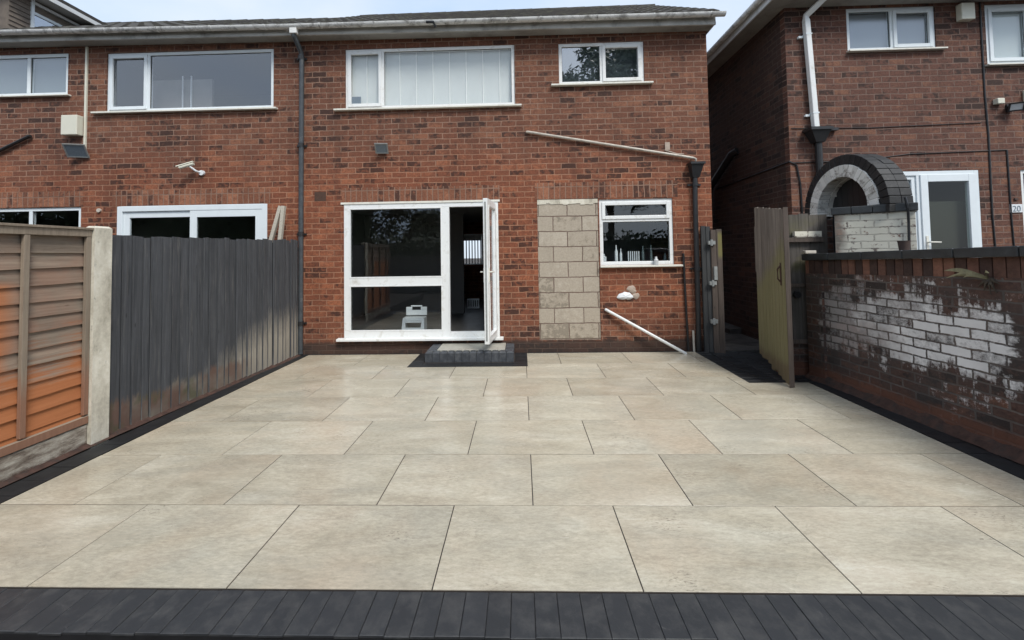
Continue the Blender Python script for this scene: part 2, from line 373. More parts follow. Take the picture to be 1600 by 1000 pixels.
# ------------------------------------------------------------------ mesh building
LOC = {}
class MB:
    def __init__(s, X=None): s.v = []; s.f = []; s.uv = []; s.c = []; s.X = X
    def face(s, pts, uv=None, rnd=0.):
        pts = [Vector(p) for p in pts]; i = len(s.v)
        if uv is None:
            nn = Vector((0, 0, 0))
            for k in range(len(pts)):
                a, b = pts[k], pts[(k + 1) % len(pts)]
                nn += Vector(((a.y - b.y) * (a.z + b.z), (a.z - b.z) * (a.x + b.x), (a.x - b.x) * (a.y + b.y)))
            ax, ay, az = abs(nn.x), abs(nn.y), abs(nn.z)
            if az > ax and az > ay: uv = [(p.x, p.y) for p in pts]
            elif ax > ay: uv = [(p.y, p.z) for p in pts]
            else: uv = [(p.x, p.z) for p in pts]
        s.v += [(s.X @ p) if s.X else p for p in pts]
        s.f.append(tuple(range(i, i + len(pts)))); s.uv.append(uv); s.c.append(rnd)
    def hexa(s, p, rnd=0.):
        """p: 8 corners, bottom 4 ccw then top 4 ccw"""
        for q in ((3, 2, 1, 0), (4, 5, 6, 7), (0, 1, 5, 4), (1, 2, 6, 5), (2, 3, 7, 6), (3, 0, 4, 7)): s.face([p[k] for k in q], None, rnd)
    def box(s, x0, x1, y0, y1, z0, z1, rnd=0.):
        s.hexa([(x0, y0, z0), (x1, y0, z0), (x1, y1, z0), (x0, y1, z0), (x0, y0, z1), (x1, y0, z1), (x1, y1, z1), (x0, y1, z1)], rnd); return s
    def cbox(s, x0, x1, y0, y1, z0, z1, b=.006, rnd=0.):
        """box with chamfered top edges"""
        a = [(x0, y0), (x1, y0), (x1, y1), (x0, y1)]; c = [(x0 + b, y0 + b), (x1 - b, y0 + b), (x1 - b, y1 - b), (x0 + b, y1 - b)]
        s.face([(*p, z0) for p in reversed(a)], None, rnd)
        for k in range(4):
            l = (k + 1) % 4
            s.face([(*a[k], z0), (*a[l], z0), (*a[l], z1 - b), (*a[k], z1 - b)], None, rnd)
            s.face([(*a[k], z1 - b), (*a[l], z1 - b), (*c[l], z1), (*c[k], z1)], None, rnd)
        s.face([(*p, z1) for p in c], None, rnd); return s
    def tube(s, path, r, n=10, cap=True, rr=None, sq=False):
        P = [Vector(p) for p in path]; rings = []
        up = Vector((0, 0, 1)) if abs((P[1] - P[0]).normalized().z) < .9 else Vector((0, 1, 0))
        for i, p in enumerate(P):
            t = (P[min(i + 1, len(P) - 1)] - P[max(i - 1, 0)]).normalized()
            a = t.cross(up).normalized(); b = a.cross(t).normalized(); q = rr[i] if rr else r
            if sq: rings.append([p + a * (q * x) + b * (q * y) for x, y in ((-1, -1), (1, -1), (1, 1), (-1, 1))])
            else: rings.append([p + (a * math.cos(2 * math.pi * k / n) + b * math.sin(2 * math.pi * k / n)) * q for k in range(n)])
        m = len(rings[0]); L = 0
        for i in range(len(P) - 1):
            dl = (P[i + 1] - P[i]).length
            for k in range(m):
                j = (k + 1) % m; c = 2 * math.pi * r / m
                s.face([rings[i][k], rings[i][j], rings[i + 1][j], rings[i + 1][k]], [(k * c, L), ((k + 1) * c, L), ((k + 1) * c, L + dl), (k * c, L + dl)])
            L += dl
        if cap: s.face(list(reversed(rings[0]))); s.face(rings[-1])
        return s
    def build(s, name, mat, parent=None, smooth=False, bevel=0, loc=None):
        o0 = Vector(loc) if loc else (LOC.get(parent.name, Vector()) if parent else Vector())
        me = bpy.data.meshes.new(name); me.from_pydata([tuple(v - o0) for v in s.v], [], s.f)
        ul = me.uv_layers.new(name='UVMap'); at = me.attributes.new('rnd', 'FLOAT', 'FACE')
        i = 0
        for k, uv in enumerate(s.uv):
            at.data[k].value = s.c[k]
            for q in uv: ul.data[i].uv = q; i += 1
        me.materials.append(M[mat] if isinstance(mat, str) else mat)
        if smooth or bevel:
            import bmesh
            bm = bmesh.new(); bm.from_mesh(me); bmesh.ops.remove_doubles(bm, verts=bm.verts, dist=1e-5)
            bm.to_mesh(me); bm.free()
        if smooth:
            for p in me.polygons: p.use_smooth = True
            me.set_sharp_from_angle(angle=R(40))
        o = bpy.data.objects.new(name, me); C.objects.link(o)
        if parent: o.parent = parent
        else: o.location = o0
        LOC[o.name] = o0
        if bevel:
            b = o.modifiers.new('bevel', 'BEVEL'); b.width = bevel; b.segments = 2; b.limit_method = 'ANGLE'; b.angle_limit = R(40)
        return o
def thing(name, label, cat, loc, group=None):
    o = bpy.data.objects.new(name, None); C.objects.link(o); o.location = loc; LOC[o.name] = Vector(loc)
    return tag(o, label, cat, group)
def tag(o, label, cat, group=None):
    o['label'] = label; o['category'] = cat
    if group: o['group'] = group
    return o
def struct(mb, name, mat, **k):
    o = mb.build(name, mat, **k); o['kind'] = 'structure'; return o

def wall_y(mb, x0, x1, z0, z1, y0, y1, holes):
    """wall slab facing -y with rectangular holes (x0,x1,z0,z1)"""
    xs = sorted({x0, x1, *[h[0] for h in holes], *[h[1] for h in holes]}); zs = sorted({z0, z1, *[h[2] for h in holes], *[h[3] for h in holes]})
    xs = [x for x in xs if x0 <= x <= x1]; zs = [z for z in zs if z0 <= z <= z1]
    solid = {}
    for i in range(len(xs) - 1):
        for j in range(len(zs) - 1):
            cx, cz = (xs[i] + xs[i + 1]) / 2, (zs[j] + zs[j + 1]) / 2
            solid[i, j] = not any(h[0] < cx < h[1] and h[2] < cz < h[3] for h in holes)
    for (i, j), ok in solid.items():
        if not ok: continue
        a, b, c, d = xs[i], xs[i + 1], zs[j], zs[j + 1]
        mb.face([(a, y0, c), (b, y0, c), (b, y0, d), (a, y0, d)]); mb.face([(b, y1, c), (a, y1, c), (a, y1, d), (b, y1, d)])
        if not solid.get((i - 1, j), False): mb.face([(a, y1, c), (a, y0, c), (a, y0, d), (a, y1, d)])
        if not solid.get((i + 1, j), False): mb.face([(b, y0, c), (b, y1, c), (b, y1, d), (b, y0, d)])
        if not solid.get((i, j - 1), False): mb.face([(a, y0, c), (a, y1, c), (b, y1, c), (b, y0, c)])
        if not solid.get((i, j + 1), False): mb.face([(a, y0, d), (b, y0, d), (b, y1, d), (a, y1, d)])
    return mb

def frame_rect(mb, x0, x1, z0, z1, y0, y1, t, tb=None):
    """rectangular frame: mitre-free, rails butt between stiles; small front chamfer"""
    tb = tb or t
    mb.box(x0, x0 + t, y0, y1, z0, z1); mb.box(x1 - t, x1, y0, y1, z0, z1)
    mb.box(x0 + t, x1 - t, y0, y1, z1 - t, z1); mb.box(x0 + t, x1 - t, y0, y1, z0, z0 + tb)
def window(house, x0, x1, z0, z1, Y, splits=(), openers=(), mat='upvc', gl='glass', t=.055, sill=None, rail=None, back=None, backmat='frost', sillmat=None, blind=None, name='window'):
    """casement window: outer frame, mullions, opener sashes, panes, sill; front of frame 25 mm back from the wall face"""
    f = MB(); y0, y1 = Y + .02, Y + .085
    frame_rect(f, x0, x1, z0, z1, y0, y1, t)
    edges = [x0 + t] 
    for s_ in splits:
        f.box(s_ - t / 2, s_ + t / 2, y0, y1, z0 + t, z1 - t); edges += [s_ - t / 2, s_ + t / 2]
    edges.append(x1 - t)
    cells = [(edges[i], edges[i + 1], z0 + t, z1 - t) for i in range(0, len(edges), 2)]
    if rail:
        nc = []
        for c in cells:
            f.box(c[0], c[1], y0, y1, rail - t / 2, rail + t / 2); nc += [(c[0], c[1], c[2], rail - t / 2), (c[0], c[1], rail + t / 2, c[3])]
        cells = nc
    w = f.build(name, mat, house, bevel=.005)
    for i, c in enumerate(cells):
        if i in openers:
            sb = MB(); frame_rect(sb, c[0] - .012, c[1] + .012, c[2] - .012, c[3] + .012, Y + .003, Y + .06, .055)
            sb.build('sash', mat, w, bevel=.005); c = (c[0] + .04, c[1] - .04, c[2] + .04, c[3] - .04)
        MB().box(c[0] - .004, c[1] + .004, Y + .045, Y + .053, c[2] - .004, c[3] + .004).build('pane', gl, w)
        g = MB(); gt = .008   # black rubber gasket line
        frame_rect(g, c[0] - .002, c[1] + .002, c[2] - .002, c[3] + .002, Y + .036, Y + .0445, gt)
        g.build('gasket', 'pipe_black', w)
    if back is not None:
        MB().box(x0 + t, x1 - t, Y + back, Y + back + .01, z0 + t, z1 - t).build('blind', backmat, w)
    if sill:
        a, b, h = sill
        m = MB(); m.hexa([(a, Y - .07, z0 - h), (b, Y - .07, z0 - h), (b, Y + .02, z0 - h), (a, Y + .02, z0 - h), (a, Y - .07, z0 - .006), (b, Y - .07, z0 - .006), (b, Y + .02, z0 - .001), (a, Y + .02, z0 - .001)])
        m.build('sill', sillmat or 'upvc_old', w, bevel=.004)
    return w

# ------------------------------------------------------------------ ground
struct(MB().box(-120, 120, -120, 160, -.5, -.32), 'ground', 'soil')
struct(MB().box(-4.3, 3.95, -.247, 4.92, -.32, -.032).box(-4.3, 3.95, -.247, -.006, -.0318, -.0125), 'patio_base', 'pipe_black')
struct(MB().box(3.95, 14, -6, 4.7, -.32, .25), 'neighbour_yard', 'earth_floor')
struct(MB().box(-14, -4.32, -6, 4.93, -.32, -.02), 'neighbour_garden', 'soil')
a = MB().box(3.17, 4.28, 4.95, 22, -.32, .0)
a.hexa([(4.05, 6.3, 0), (4.28, 6.3, 0), (4.28, 22, 0), (4.05, 22, 0), (4.05, 6.3, .09), (4.28, 6.3, .12), (4.28, 22, .12), (4.05, 22, .09)])
struct(a, 'alley_path', 'earth_floor')

ge = thing('alley_light_block', 'unseen tall board gate added to block light at the far end of the alley', 'gate', (3.75, 14.5, 0))  # gate added at the unseen far end to darken the alley
m = MB(); x = 3.16
while x < 4.32: m.box(x, x + .11, 14.5, 14.53, .0, 2.4, random.random()); x += .116
m.build('boards', 'gate_dark', ge)
far = thing('brick_house', 'unseen house added beyond the alley to block light from its far end', 'house', (8, 18, 0))  # house added out of view, keeps light from entering the alley
MB().box(2, 14, 18, 24, -.3, 6.2).build('wall', 'brick_right', far)
m = MB(); m.hexa([(1.7, 17.7, 6.2), (14.3, 17.7, 6.2), (14.3, 24.3, 6.2), (1.7, 24.3, 6.2), (1.7, 20.9, 8.0), (14.3, 20.9, 8.0), (14.3, 21.1, 8.0), (1.7, 21.1, 8.0)]); m.build('roof', 'roof_tile', far)

def sub(rs, h):
    out = []
    for x0, x1, y0, y1 in rs:
        a, b, c, d = max(x0, h[0]), min(x1, h[1]), max(y0, h[2]), min(y1, h[3])
        if a >= b or c >= d: out.append((x0, x1, y0, y1)); continue
        if x0 < a: out.append((x0, a, y0, y1))
        if b < x1: out.append((b, x1, y0, y1))
        if y0 < c: out.append((a, b, y0, c))
        if d < y1: out.append((a, b, d, y1))
    return out
slabs = MB(); g = .0036
for k in range(7):
    off = 0 if k % 2 else -.525
    y0, y1 = .7 * k, .7 * (k + 1) if k < 6 else 4.875
    for n in range(-5, 6):
        x0, x1 = off + 1.05 * n, off + 1.05 * (n + 1)
        x0 = max(x0, -3.68); x1 = min(x1, 3.51)
        if x1 - x0 < .03: continue
        rn = random.random(); dz = random.uniform(-.0008, .0008)
        rs = [(x0 + g, x1 - g, y0 + g, y1 - g)]
        for h in ((2.78, 9, 3.235, 9), (-1.78, .02, 4.07, 9)): rs = sub(rs, h)
        for q in rs: slabs.cbox(*q, -.03, dz, b=.0006, rnd=rn)
struct(slabs, 'patio_paving', 'paving')
struct(MB().box(-3.68, 3.51, 0, 3.234, -.03, -.0035).box(-3.68, 2.78, 3.234, 4.875, -.03, -.0035), 'paving_joints', 'grout')
# charcoal block edging: front row, sides, house strip
fb = MB(); x = -4.05
while x < 3.95:
    w = .112 + random.uniform(-.003, .003)
    fb.cbox(x + .0012, x + w - .0006, -.250 + random.uniform(-.004, .003), -.008, -.012, random.uniform(-.002, .001), b=.0025, rnd=random.random()); x += w
struct(fb, 'front_edging', 'paver_charcoal')
sb_ = MB()
def kerb_row(xa0, xb0, xa1, xb1, ya, yb, step=.2):
    y = ya; 
    while y < yb - .02:
        yn = min(y + step, yb); rn = random.random(); z = random.uniform(-.002, .001)
        f0, f1 = (y - ya) / (yb - ya), (yn - ya) / (yb - ya); e = .0015
        L0, L1 = xa0 + (xa1 - xa0) * f0, xa0 + (xa1 - xa0) * f1; R0, R1 = xb0 + (xb1 - xb0) * f0, xb0 + (xb1 - xb0) * f1
        sb_.hexa([(L0, y + e, -.05), (R0, y + e, -.05), (R1, yn - e, -.05), (L1, yn - e, -.05), (L0, y + e, z), (R0, y + e, z), (R1, yn - e, z), (L1, yn - e, z)], rn)
        y = yn
kerb_row(-3.925, -3.69, -3.83, -3.69, 0., 4.87)
kerb_row(3.52, 3.76, 3.52, 3.68, 0., 3.23)
x = -3.83
while x < 2.77:                                  # strip at the foot of the house
    xn = min(x + .2, 2.77)
    for q in sub([(x + .0015, xn - .0015, 4.882, 4.925)], (-1.78, .02, 4.0, 9)): sb_.cbox(*q, -.05, random.uniform(-.003, 0), b=.003, rnd=random.random())
    x = xn
y = 3.245
while y < 4.9:                                   # ribbed dark blocks in front of the gateway
    yn = min(y + .105, 4.92)
    for xa, xb in ((2.79, 3.0), (3.0, 3.22), (3.22, 3.44), (3.44, 3.68)):
        sb_.cbox(xa + .003, xb - .003, y + .004, yn - .004, -.05, random.uniform(-.012, -.002), b=.006, rnd=random.random())
    y = yn
for q in ((-1.775, -1.58, 4.075, 4.92), (-.18, .015, 4.075, 4.92), (-1.58, -.18, 4.075, 4.30)):   # flat surround of the door step
    x0, x1, y0, y1 = q; nx = max(1, round((x1 - x0) / .2)); ny = max(1, round((y1 - y0) / .1))
    for i in range(nx):
        for j in range(ny):
            sb_.cbox(x0 + (x1 - x0) * i / nx + .001, x0 + (x1 - x0) * (i + 1) / nx - .001, y0 + (y1 - y0) * j / ny + .001, y0 + (y1 - y0) * (j + 1) / ny - .001, -.05, random.uniform(-.002, .001), b=.002, rnd=random.random())
struct(sb_, 'border_edging', 'paver_dark')
# rubble and mortar haunch along the right wall, soil line along the left fence
hn = MB(); N = 40
for i in range(N):
    t0, t1 = i / N, (i + 1) / N; ya, yb = -.25 + 3.75 * t0, -.25 + 3.75 * t1
    def row(t, y): 
        random.seed(int(t * 1000)); wx = 3.955 - .075 * (y + .25) / 1.0 * 1.0 if False else 3.945 - .0704 * (y - 0.0)
        return [(wx - .085 + random.uniform(-.015, .015), y, -.01), (wx - .035 + random.uniform(-.012, .012), y, .035 + random.uniform(-.012, .015)), (wx + .02, y, .08 + random.uniform(-.02, .03))]
    A, B = row(t0, ya), row(t1, yb)
    for k in range(2): hn.face([A[k], A[k + 1], B[k + 1], B[k]][::-1])
random.seed(11)
struct(hn, 'mortar_haunch', 'haunch', smooth=True)

# ------------------------------------------------------------------ houses
def slope_box(mb, x0, x1, y0, y1, za0, zb0, za1, zb1):
    """box whose bottom/top heights run from (za0,zb0) at x0 to (za1,zb1) at x1"""
    mb.hexa([(x0, y0, za0), (x1, y0, za1), (x1, y1, za1), (x0, y1, za0), (x0, y0, zb0), (x1, y0, zb1), (x1, y1, zb1), (x0, y1, zb0)])
def gutter(house, x0, x1, z0, z1, y, mat='gutter_white', ends=True):
    """half round gutter hung along x, with union brackets"""
    m = MB(); r = .058; n = 10; L = 14
    for i in range(L):
        a, b = i / L, (i + 1) / L; xa, xb = x0 + (x1 - x0) * a, x0 + (x1 - x0) * b; za, zb = z0 + (z1 - z0) * a, z0 + (z1 - z0) * b
        for k in range(n):
            p, q = math.pi * k / n, math.pi * (k + 1) / n
            P = lambda X, Z, t, rr: (X, y - rr * math.cos(t), Z - rr * math.sin(t))
            m.face([P(xa, za, p, r), P(xa, za, q, r), P(xb, zb, q, r), P(xb, zb, p, r)], [(xa, k * .02), (xa, k * .02 + .02), (xb, k * .02 + .02), (xb, k * .02)])
            m.face([P(xa, za, p, r - .006), P(xb, zb, p, r - .006), P(xb, zb, q, r - .006), P(xa, za, q, r - .006)])
        m.face([(xa, y - r, za), (xb, y - r, zb), (xb, y - r + .006, zb), (xa, y - r + .006, za)])
    for X, Z in ((x0, z0), (x1, z1)):
        m.face([(X, y - r * math.cos(math.pi * k / n), Z - r * math.sin(math.pi * k / n)) for k in range(n + 1)])
    g_ = m.build('gutter', mat, house, smooth=True)
    X = x0 + .5
    while X < x1:
        Z = z0 + (z1 - z0) * (X - x0) / (x1 - x0); b = MB(); rr = r + .006
        for k in range(n):
            p, q = math.pi * k / n, math.pi * (k + 1) / n
            b.hexa([(X, y - rr * math.cos(p), Z - rr * math.sin(p)), (X + .03, y - rr * math.cos(p), Z - rr * math.sin(p)), (X + .03, y - rr * math.cos(q), Z - rr * math.sin(q)), (X, y - rr * math.cos(q), Z - rr * math.sin(q)),
                    (X, y - r * math.cos(p), Z - r * math.sin(p)), (X + .03, y - r * math.cos(p), Z - r * math.sin(p)), (X + .03, y - r * math.cos(q), Z - r * math.sin(q)), (X, y - r * math.cos(q), Z - r * math.sin(q))])
        b.build('bracket', mat, g_); X += .92
    return g_
def roof(house, x0, x1, ye, ze0, ze1, yr, zr0, zr1, ybk):
    m = MB(); nx = int((x1 - x0) / .05); ny = int((yr - ye) / .3)
    def P(i, t):
        x = x0 + (x1 - x0) * i / nx; a = i / nx
        z = (ze0 + (ze1 - ze0) * a) * (1 - t) + (zr0 + (zr1 - zr0) * a) * t
        return x, ye + (yr - ye) * t, z + .016 * math.sin(i * math.pi / 3)
    for j in range(ny):
        for i in range(nx):
            a, b, c, d = P(i, j / ny), P(i + 1, j / ny), P(i + 1, (j + 1) / ny), P(i, (j + 1) / ny)
            up = lambda p, h: (p[0], p[1], p[2] + h)
            m.face([up(a, .028), up(b, .028), c, d]); m.face([a, b, up(b, .028), up(a, .028)])
    for i in range(nx):
        a, b = P(i, 1), P(i + 1, 1); za, zb = ze0 + (ze1 - ze0) * i / nx, ze0 + (ze1 - ze0) * (i + 1) / nx
        m.face([a, b, (b[0], ybk, zb), (a[0], ybk, za)])
    m.face([(x0, ye, ze0), (x0, yr, zr0), (x0, ybk, ze0)]); m.face([(x1, ye, ze1), (x1, ybk, ze1), (x1, yr, zr1)])
    r = m.build('roof', 'roof_tile', house, smooth=False)
    rt = MB(); n = int((x1 - x0) / .4)
    for i in range(n):
        a = x0 + (x1 - x0) * i / n; b = x0 + (x1 - x0) * (i + 1) / n; z = zr0 + (zr1 - zr0) * i / n
        rt.tube([(a, yr, z - .03), (b + .02, yr, z - .03)], .075, 8, rr=[.07, .078])
    rt.build('ridge_tiles', 'roof_tile', r)
    return r
def rooms(house, x0, x1, yb, z0, z1, zf, hall=None, walls=True):
    """interior shell: floor, ceiling slabs, side and back walls"""
    m = MB(); m.box(x0, x1, 5.06, yb, z0 - .1, z0); m.build('floor', 'room_floor', house)
    m = MB(); m.box(x0, x1, 5.06, yb, zf - .12, zf + .12); m.build('ceiling', 'room_wall', house)
    MB().box(x0, x1, 5.06, yb, z1, z1 + .08).build('loft_floor', 'room_wall', house)
    return

YW = 4.93
# ---- main house
H = thing('brick_house', 'red brick two storey house with open white patio door and concrete block infill', 'house', (0, YW, 0))
winC = (-3.06, -.11, 4.21, 5.27); winD = (.65, 2.10, 4.54, 5.26); door = (-3.09, -.43, .27, 2.55); kwin = (1.28, 2.51, 1.44, 2.555); blk = (.235, 1.262, .20, 2.57)
w = MB(); wall_y(w, -3.86, 3.16, -.1, 5.46, YW, YW + .12, [winC, winD, door, kwin, blk])
w.box(3.04, 3.15, YW + .12, 10.6, -.1, 5.46); w.box(-3.86, -3.80, YW + .12, 10.6, -.1, 5.46)
wall_y(w, -3.80, 3.04, -.1, 5.46, 10.48, 10.6, [(-1.95, -1.22, 1.33, 2.26)])
w.build('wall', 'brick_main', H)
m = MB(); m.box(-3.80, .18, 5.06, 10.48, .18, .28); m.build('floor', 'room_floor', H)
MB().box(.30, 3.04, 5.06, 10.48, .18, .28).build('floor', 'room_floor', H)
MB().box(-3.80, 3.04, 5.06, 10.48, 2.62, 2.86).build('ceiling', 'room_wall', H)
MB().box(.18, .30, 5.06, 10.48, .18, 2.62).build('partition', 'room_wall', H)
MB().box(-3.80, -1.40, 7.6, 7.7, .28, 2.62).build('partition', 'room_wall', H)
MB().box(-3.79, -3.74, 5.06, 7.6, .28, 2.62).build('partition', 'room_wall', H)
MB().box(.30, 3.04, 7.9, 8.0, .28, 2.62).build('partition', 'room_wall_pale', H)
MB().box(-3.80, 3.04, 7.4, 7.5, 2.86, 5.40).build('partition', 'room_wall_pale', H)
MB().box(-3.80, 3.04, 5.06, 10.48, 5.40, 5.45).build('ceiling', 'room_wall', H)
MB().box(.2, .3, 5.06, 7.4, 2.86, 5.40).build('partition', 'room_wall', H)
for i, (a, b, c, d) in enumerate([(-3.12, -.40, 2.557, 2.835), (.20, 2.60, 2.575, 2.855)]):
    MB().box(a, b, YW - .004, YW + .05, c, d).build('lintel', 'brick_soldier', H)
# block infill
q = MB(); q.box(.237, 1.26, YW + .012, YW + .1, .201, 2.50); b_ = q.build('blockwork', 'block', H)
q = MB(); n = 14
for i in range(n):
    a, b = .237 + 1.023 * i / n, .237 + 1.023 * (i + 1) / n; h = random.uniform(2.47, 2.505)
    q.box(a, b, YW + .003, YW + .1, h, 2.569)
q.build('mortar_band', 'concrete', b_)
# far window in the back wall, seen through the house
fw = MB(); frame_rect(fw, -1.95, -1.22, 1.33, 2.26, 10.5, 10.56, .035); fw = fw.build('far_window', 'upvc', H)
nc = MB()
for i in range(8):
    x = -1.90 + i * .088; nc.box(x, x + .03, 10.44, 10.46, 1.36, 2.24)
nc.box(-1.92, -1.25, 10.465, 10.475, 2.06, 2.24); nc.build('net_curtain', 'blind_edge', fw)
# upper left window: vertical blinds
wc = window(H, *winC, YW, splits=(-2.41,), openers=(0,), sill=(-3.24, .0, .035), gl='glass_clear', mat='upvc')
bl = MB(); be = MB()
x = -3.0
while x < -.2:
    bl.hexa([(x, YW + .105, 4.22), (x + .288, YW + .098, 4.22), (x + .288, YW + .101, 4.22), (x, YW + .1053, 4.22), (x, YW + .105, 5.26), (x + .288, YW + .098, 5.26), (x + .288, YW + .101, 5.26), (x, YW + .1053, 5.26)])
    x += .292
bl.box(-3.02, -.15, YW + .13, YW + .135, 4.22, 5.26); bl.build('blind', 'blind', wc)
be = MB(); x = -3.0 + .285
while x < -.2: be.box(x, x + .012, YW + .082, YW + .088, 4.22, 5.26); x += .292
be.build('blind_edge', 'blind_edge', wc)
st = MB().box(-2.98, -2.80, YW + .035, YW + .04, 4.30, 4.44); st.build('sticker', 'lamp_glass', wc)
# upper right window
window(H, *winD, YW, splits=(1.38,), openers=(1,), sill=(.51, 2.23, .035), gl='glass_mirror', mat='upvc', back=.11, backmat='veil')
# kitchen window
kw = window(H, *kwin, YW, openers=(1,), rail=2.20, sill=(1.27, 2.63, .035), mat='upvc', t=.06)
for (x, h, r) in ((1.38, .13, .05), (1.60, .28, .028), (1.68, .22, .02), (2.06, .26, .022), (2.20, .27, .022), (2.44, .14, .03)):
    m = MB().tube([(x, 5.16, 1.50), (x, 5.16, 1.50 + h * .6), (x, 5.16, 1.50 + h * .75), (x, 5.16, 1.50 + h)], r, 10, rr=[r, r, r * .4, r * .4])
    tag(m.build('bottle', 'white_plastic' if x < 1.7 else 'bottle', loc=(x, 5.16, 1.50), smooth=True), {1.38: 'wide white tub on the kitchen window ledge, leftmost', 1.60: 'tall white bottle behind the left half of the kitchen window', 1.68: 'slim white bottle beside the tall white one on the kitchen ledge', 2.06: 'dark slim bottle left of the matching one on the kitchen ledge', 2.20: 'dark slim bottle right of the matching one on the kitchen ledge', 2.44: 'short dark bottle in the right corner of the kitchen window'}[x], 'bottle', 'bottles on the kitchen window ledge')
m = MB()
for i in range(6): m.box(1.80 + i * .036, 1.815 + i * .036, 5.15, 5.155, 1.50, 1.67)
m.box(1.795, 2.01, 5.14, 5.16, 1.49, 1.50); tag(m.build('dish_rack', 'white_plastic', loc=(1.9, 5.15, 1.5)), 'small white slatted rack on the ledge inside the kitchen window', 'rack')
MB().box(1.29, 2.50, YW + .12, 5.30, 1.44, 1.49).build('ledge', 'room_wall_pale', H)
tag(MB().tube([(2.20, YW - .03, 1.439), (2.20, YW - .03, 1.52), (2.20, YW - .03, 1.54), (2.20, YW - .03, 1.575)], .035, 12, rr=[.038, .038, .02, .018]).build('jar', 'lamp_lens', loc=(2.2, YW - .03, 1.439), smooth=True), 'small glass jar standing outside on the kitchen window sill', 'jar')
# patio door set
f = MB(); y0, y1 = YW + .0, YW + .075; x0, x1, z0, z1 = door
f.box(x0, x0 + .10, y0, y1, z0, z1); f.box(x1 - .07, x1, y0, y1, z0, z1); f.box(x0 + .10, x1 - .07, y0, y1, z1 - .075, z1)
f.box(x0 + .10, -1.40, y0, y1, z0, z0 + .11); f.box(-1.27, x1 - .07, y0, y1, z0, z0 + .085)
f.box(-1.40, -1.27, y0, y1, z0, z1 - .075); f.box(x0 + .10, -1.40, y0, y1, 1.15, 1.285)
ds = f.build('window', 'upvc', H, bevel=.006)
tr = MB(); frame_rect(tr, x0 + .094, -1.394, 1.279, z1 - .069, YW - .004, YW + .02, .022); frame_rect(tr, x0 + .094, -1.394, z0 + .104, 1.156, YW - .004, YW + .02, .022)
tr.build('glazing_bead', 'upvc', ds, bevel=.003)
MB().box(x0 + .1, -1.40, YW + .035, YW + .045, 1.285, z1 - .075).build('pane', 'glass', ds)
MB().box(x0 + .1, -1.40, YW + .035, YW + .045, z0 + .11, 1.15).build('pane', 'glass', ds)
m = MB(); m.hexa([(-3.19, YW - .09, .225), (-.37, YW - .09, .225), (-.37, YW + .0, .225), (-3.19, YW + .0, .225), (-3.19, YW - .09, .262), (-.37, YW - .09, .262), (-.37, YW + .0, .272), (-3.19, YW + .0, .272)])
m.build('sill', 'upvc', ds, bevel=.004)
MB().box(-3.14, -.40, YW - .012, YW + .03, 2.551, 2.585).build('head_trim', 'upvc_old', ds)
# door leaf swung out to nearly a right angle, hinged on the right jamb
ang = math.atan2(-.735, -.085); X = Matrix.Translation((-.50, YW + .0, .30)) @ Matrix.Rotation(ang, 4, 'Z')
L = .76; f = MB(X); frame_rect(f, 0, L, 0, 2.215, -.035, .035, .105)
frame_rect(f, .095, L - .095, .095, 2.12, -.043, .043, .018)
dl = f.build('door', 'upvc', H, bevel=.006)
f = MB(X); f.box(.105, L - .105, -.012, .012, .105, 2.11); f.build('pane', 'glass', dl)
f = MB(X)
for s_ in (-1, 1):
    f.box(L - .075, L - .04, *sorted((s_ * .035, s_ * .048)), .93, 1.15)
    f.tube([(L - .057, s_ * .045, 1.09), (L - .057, s_ * .09, 1.09), (L - .19, s_ * .09, 1.085)], .011, 8)
f.build('handle', 'upvc_old', dl, smooth=True)
f = MB(X); f.box(L + .0005, L + .004, -.012, .012, .05, 2.16); f.build('lock_strip', 'grey_metal', dl)
for z in (.25, 1.1, 1.95): f = MB(X); f.tube([(-.01, .045, z), (-.01, .045, z + .10)], .012, 8); f.build('hinge', 'upvc', dl)
# roof edge
zl, zr = 5.435, 5.395
m = MB(); slope_box(m, -3.86, 3.20, 4.73, YW, zl, zl + .02, zr, zr + .02); m.build('soffit', 'soffit', H)
m = MB(); slope_box(m, -3.86, 3.22, 4.705, 4.73, zl - .012, zl + .16, zr - .012, zr + .16); slope_box(m, -3.86, 3.22, 4.697, 4.7045, zl - .012, zl + .035, zr - .012, zr + .035)
slope_box(m, 3.20, 3.22, 4.73, 10.8, zr, zr + .15, zr, zr + .15); m.build('fascia', 'fascia', H)
gutter(H, -3.86, 3.33, 5.545, 5.525, 4.615)
m = MB(); m.tube([(-1.55, 4.56, 5.50), (-1.43, 4.55, 5.49), (-1.40, 4.58, 5.42)], .022, 6); m.build('gutter_clip', 'pipe_black', H)
roof(H, -3.90, 3.24, 4.60, 5.56, 5.55, 7.8, 7.53, 7.56, 11.0)
# grey downpipe with swan neck at party line
m = MB(); m.tube([(-3.80, 4.62, 5.49), (-3.80, 4.63, 5.38), (-3.80, 4.86, 5.20), (-3.80, 4.875, 5.10), (-3.815, 4.875, .02)], .040, 12); dp = m.build('downpipe', 'pipe_grey', H, smooth=True)
m = MB(); m.box(-3.86, -3.74, 4.58, 4.66, 5.40, 5.50); m.build('gutter_outlet', 'gutter_white', dp, bevel=.01)
for z in (5.08, 3.55, 2.02, .5):
    m = MB(); m.tube([(-3.812, 4.875, z), (-3.812, 4.875, z + .07)], .050, 12); m.box(-3.90, -3.73, 4.905, 4.925, z + .015, z + .045); m.build('pipe_collar', 'pipe_black', dp)
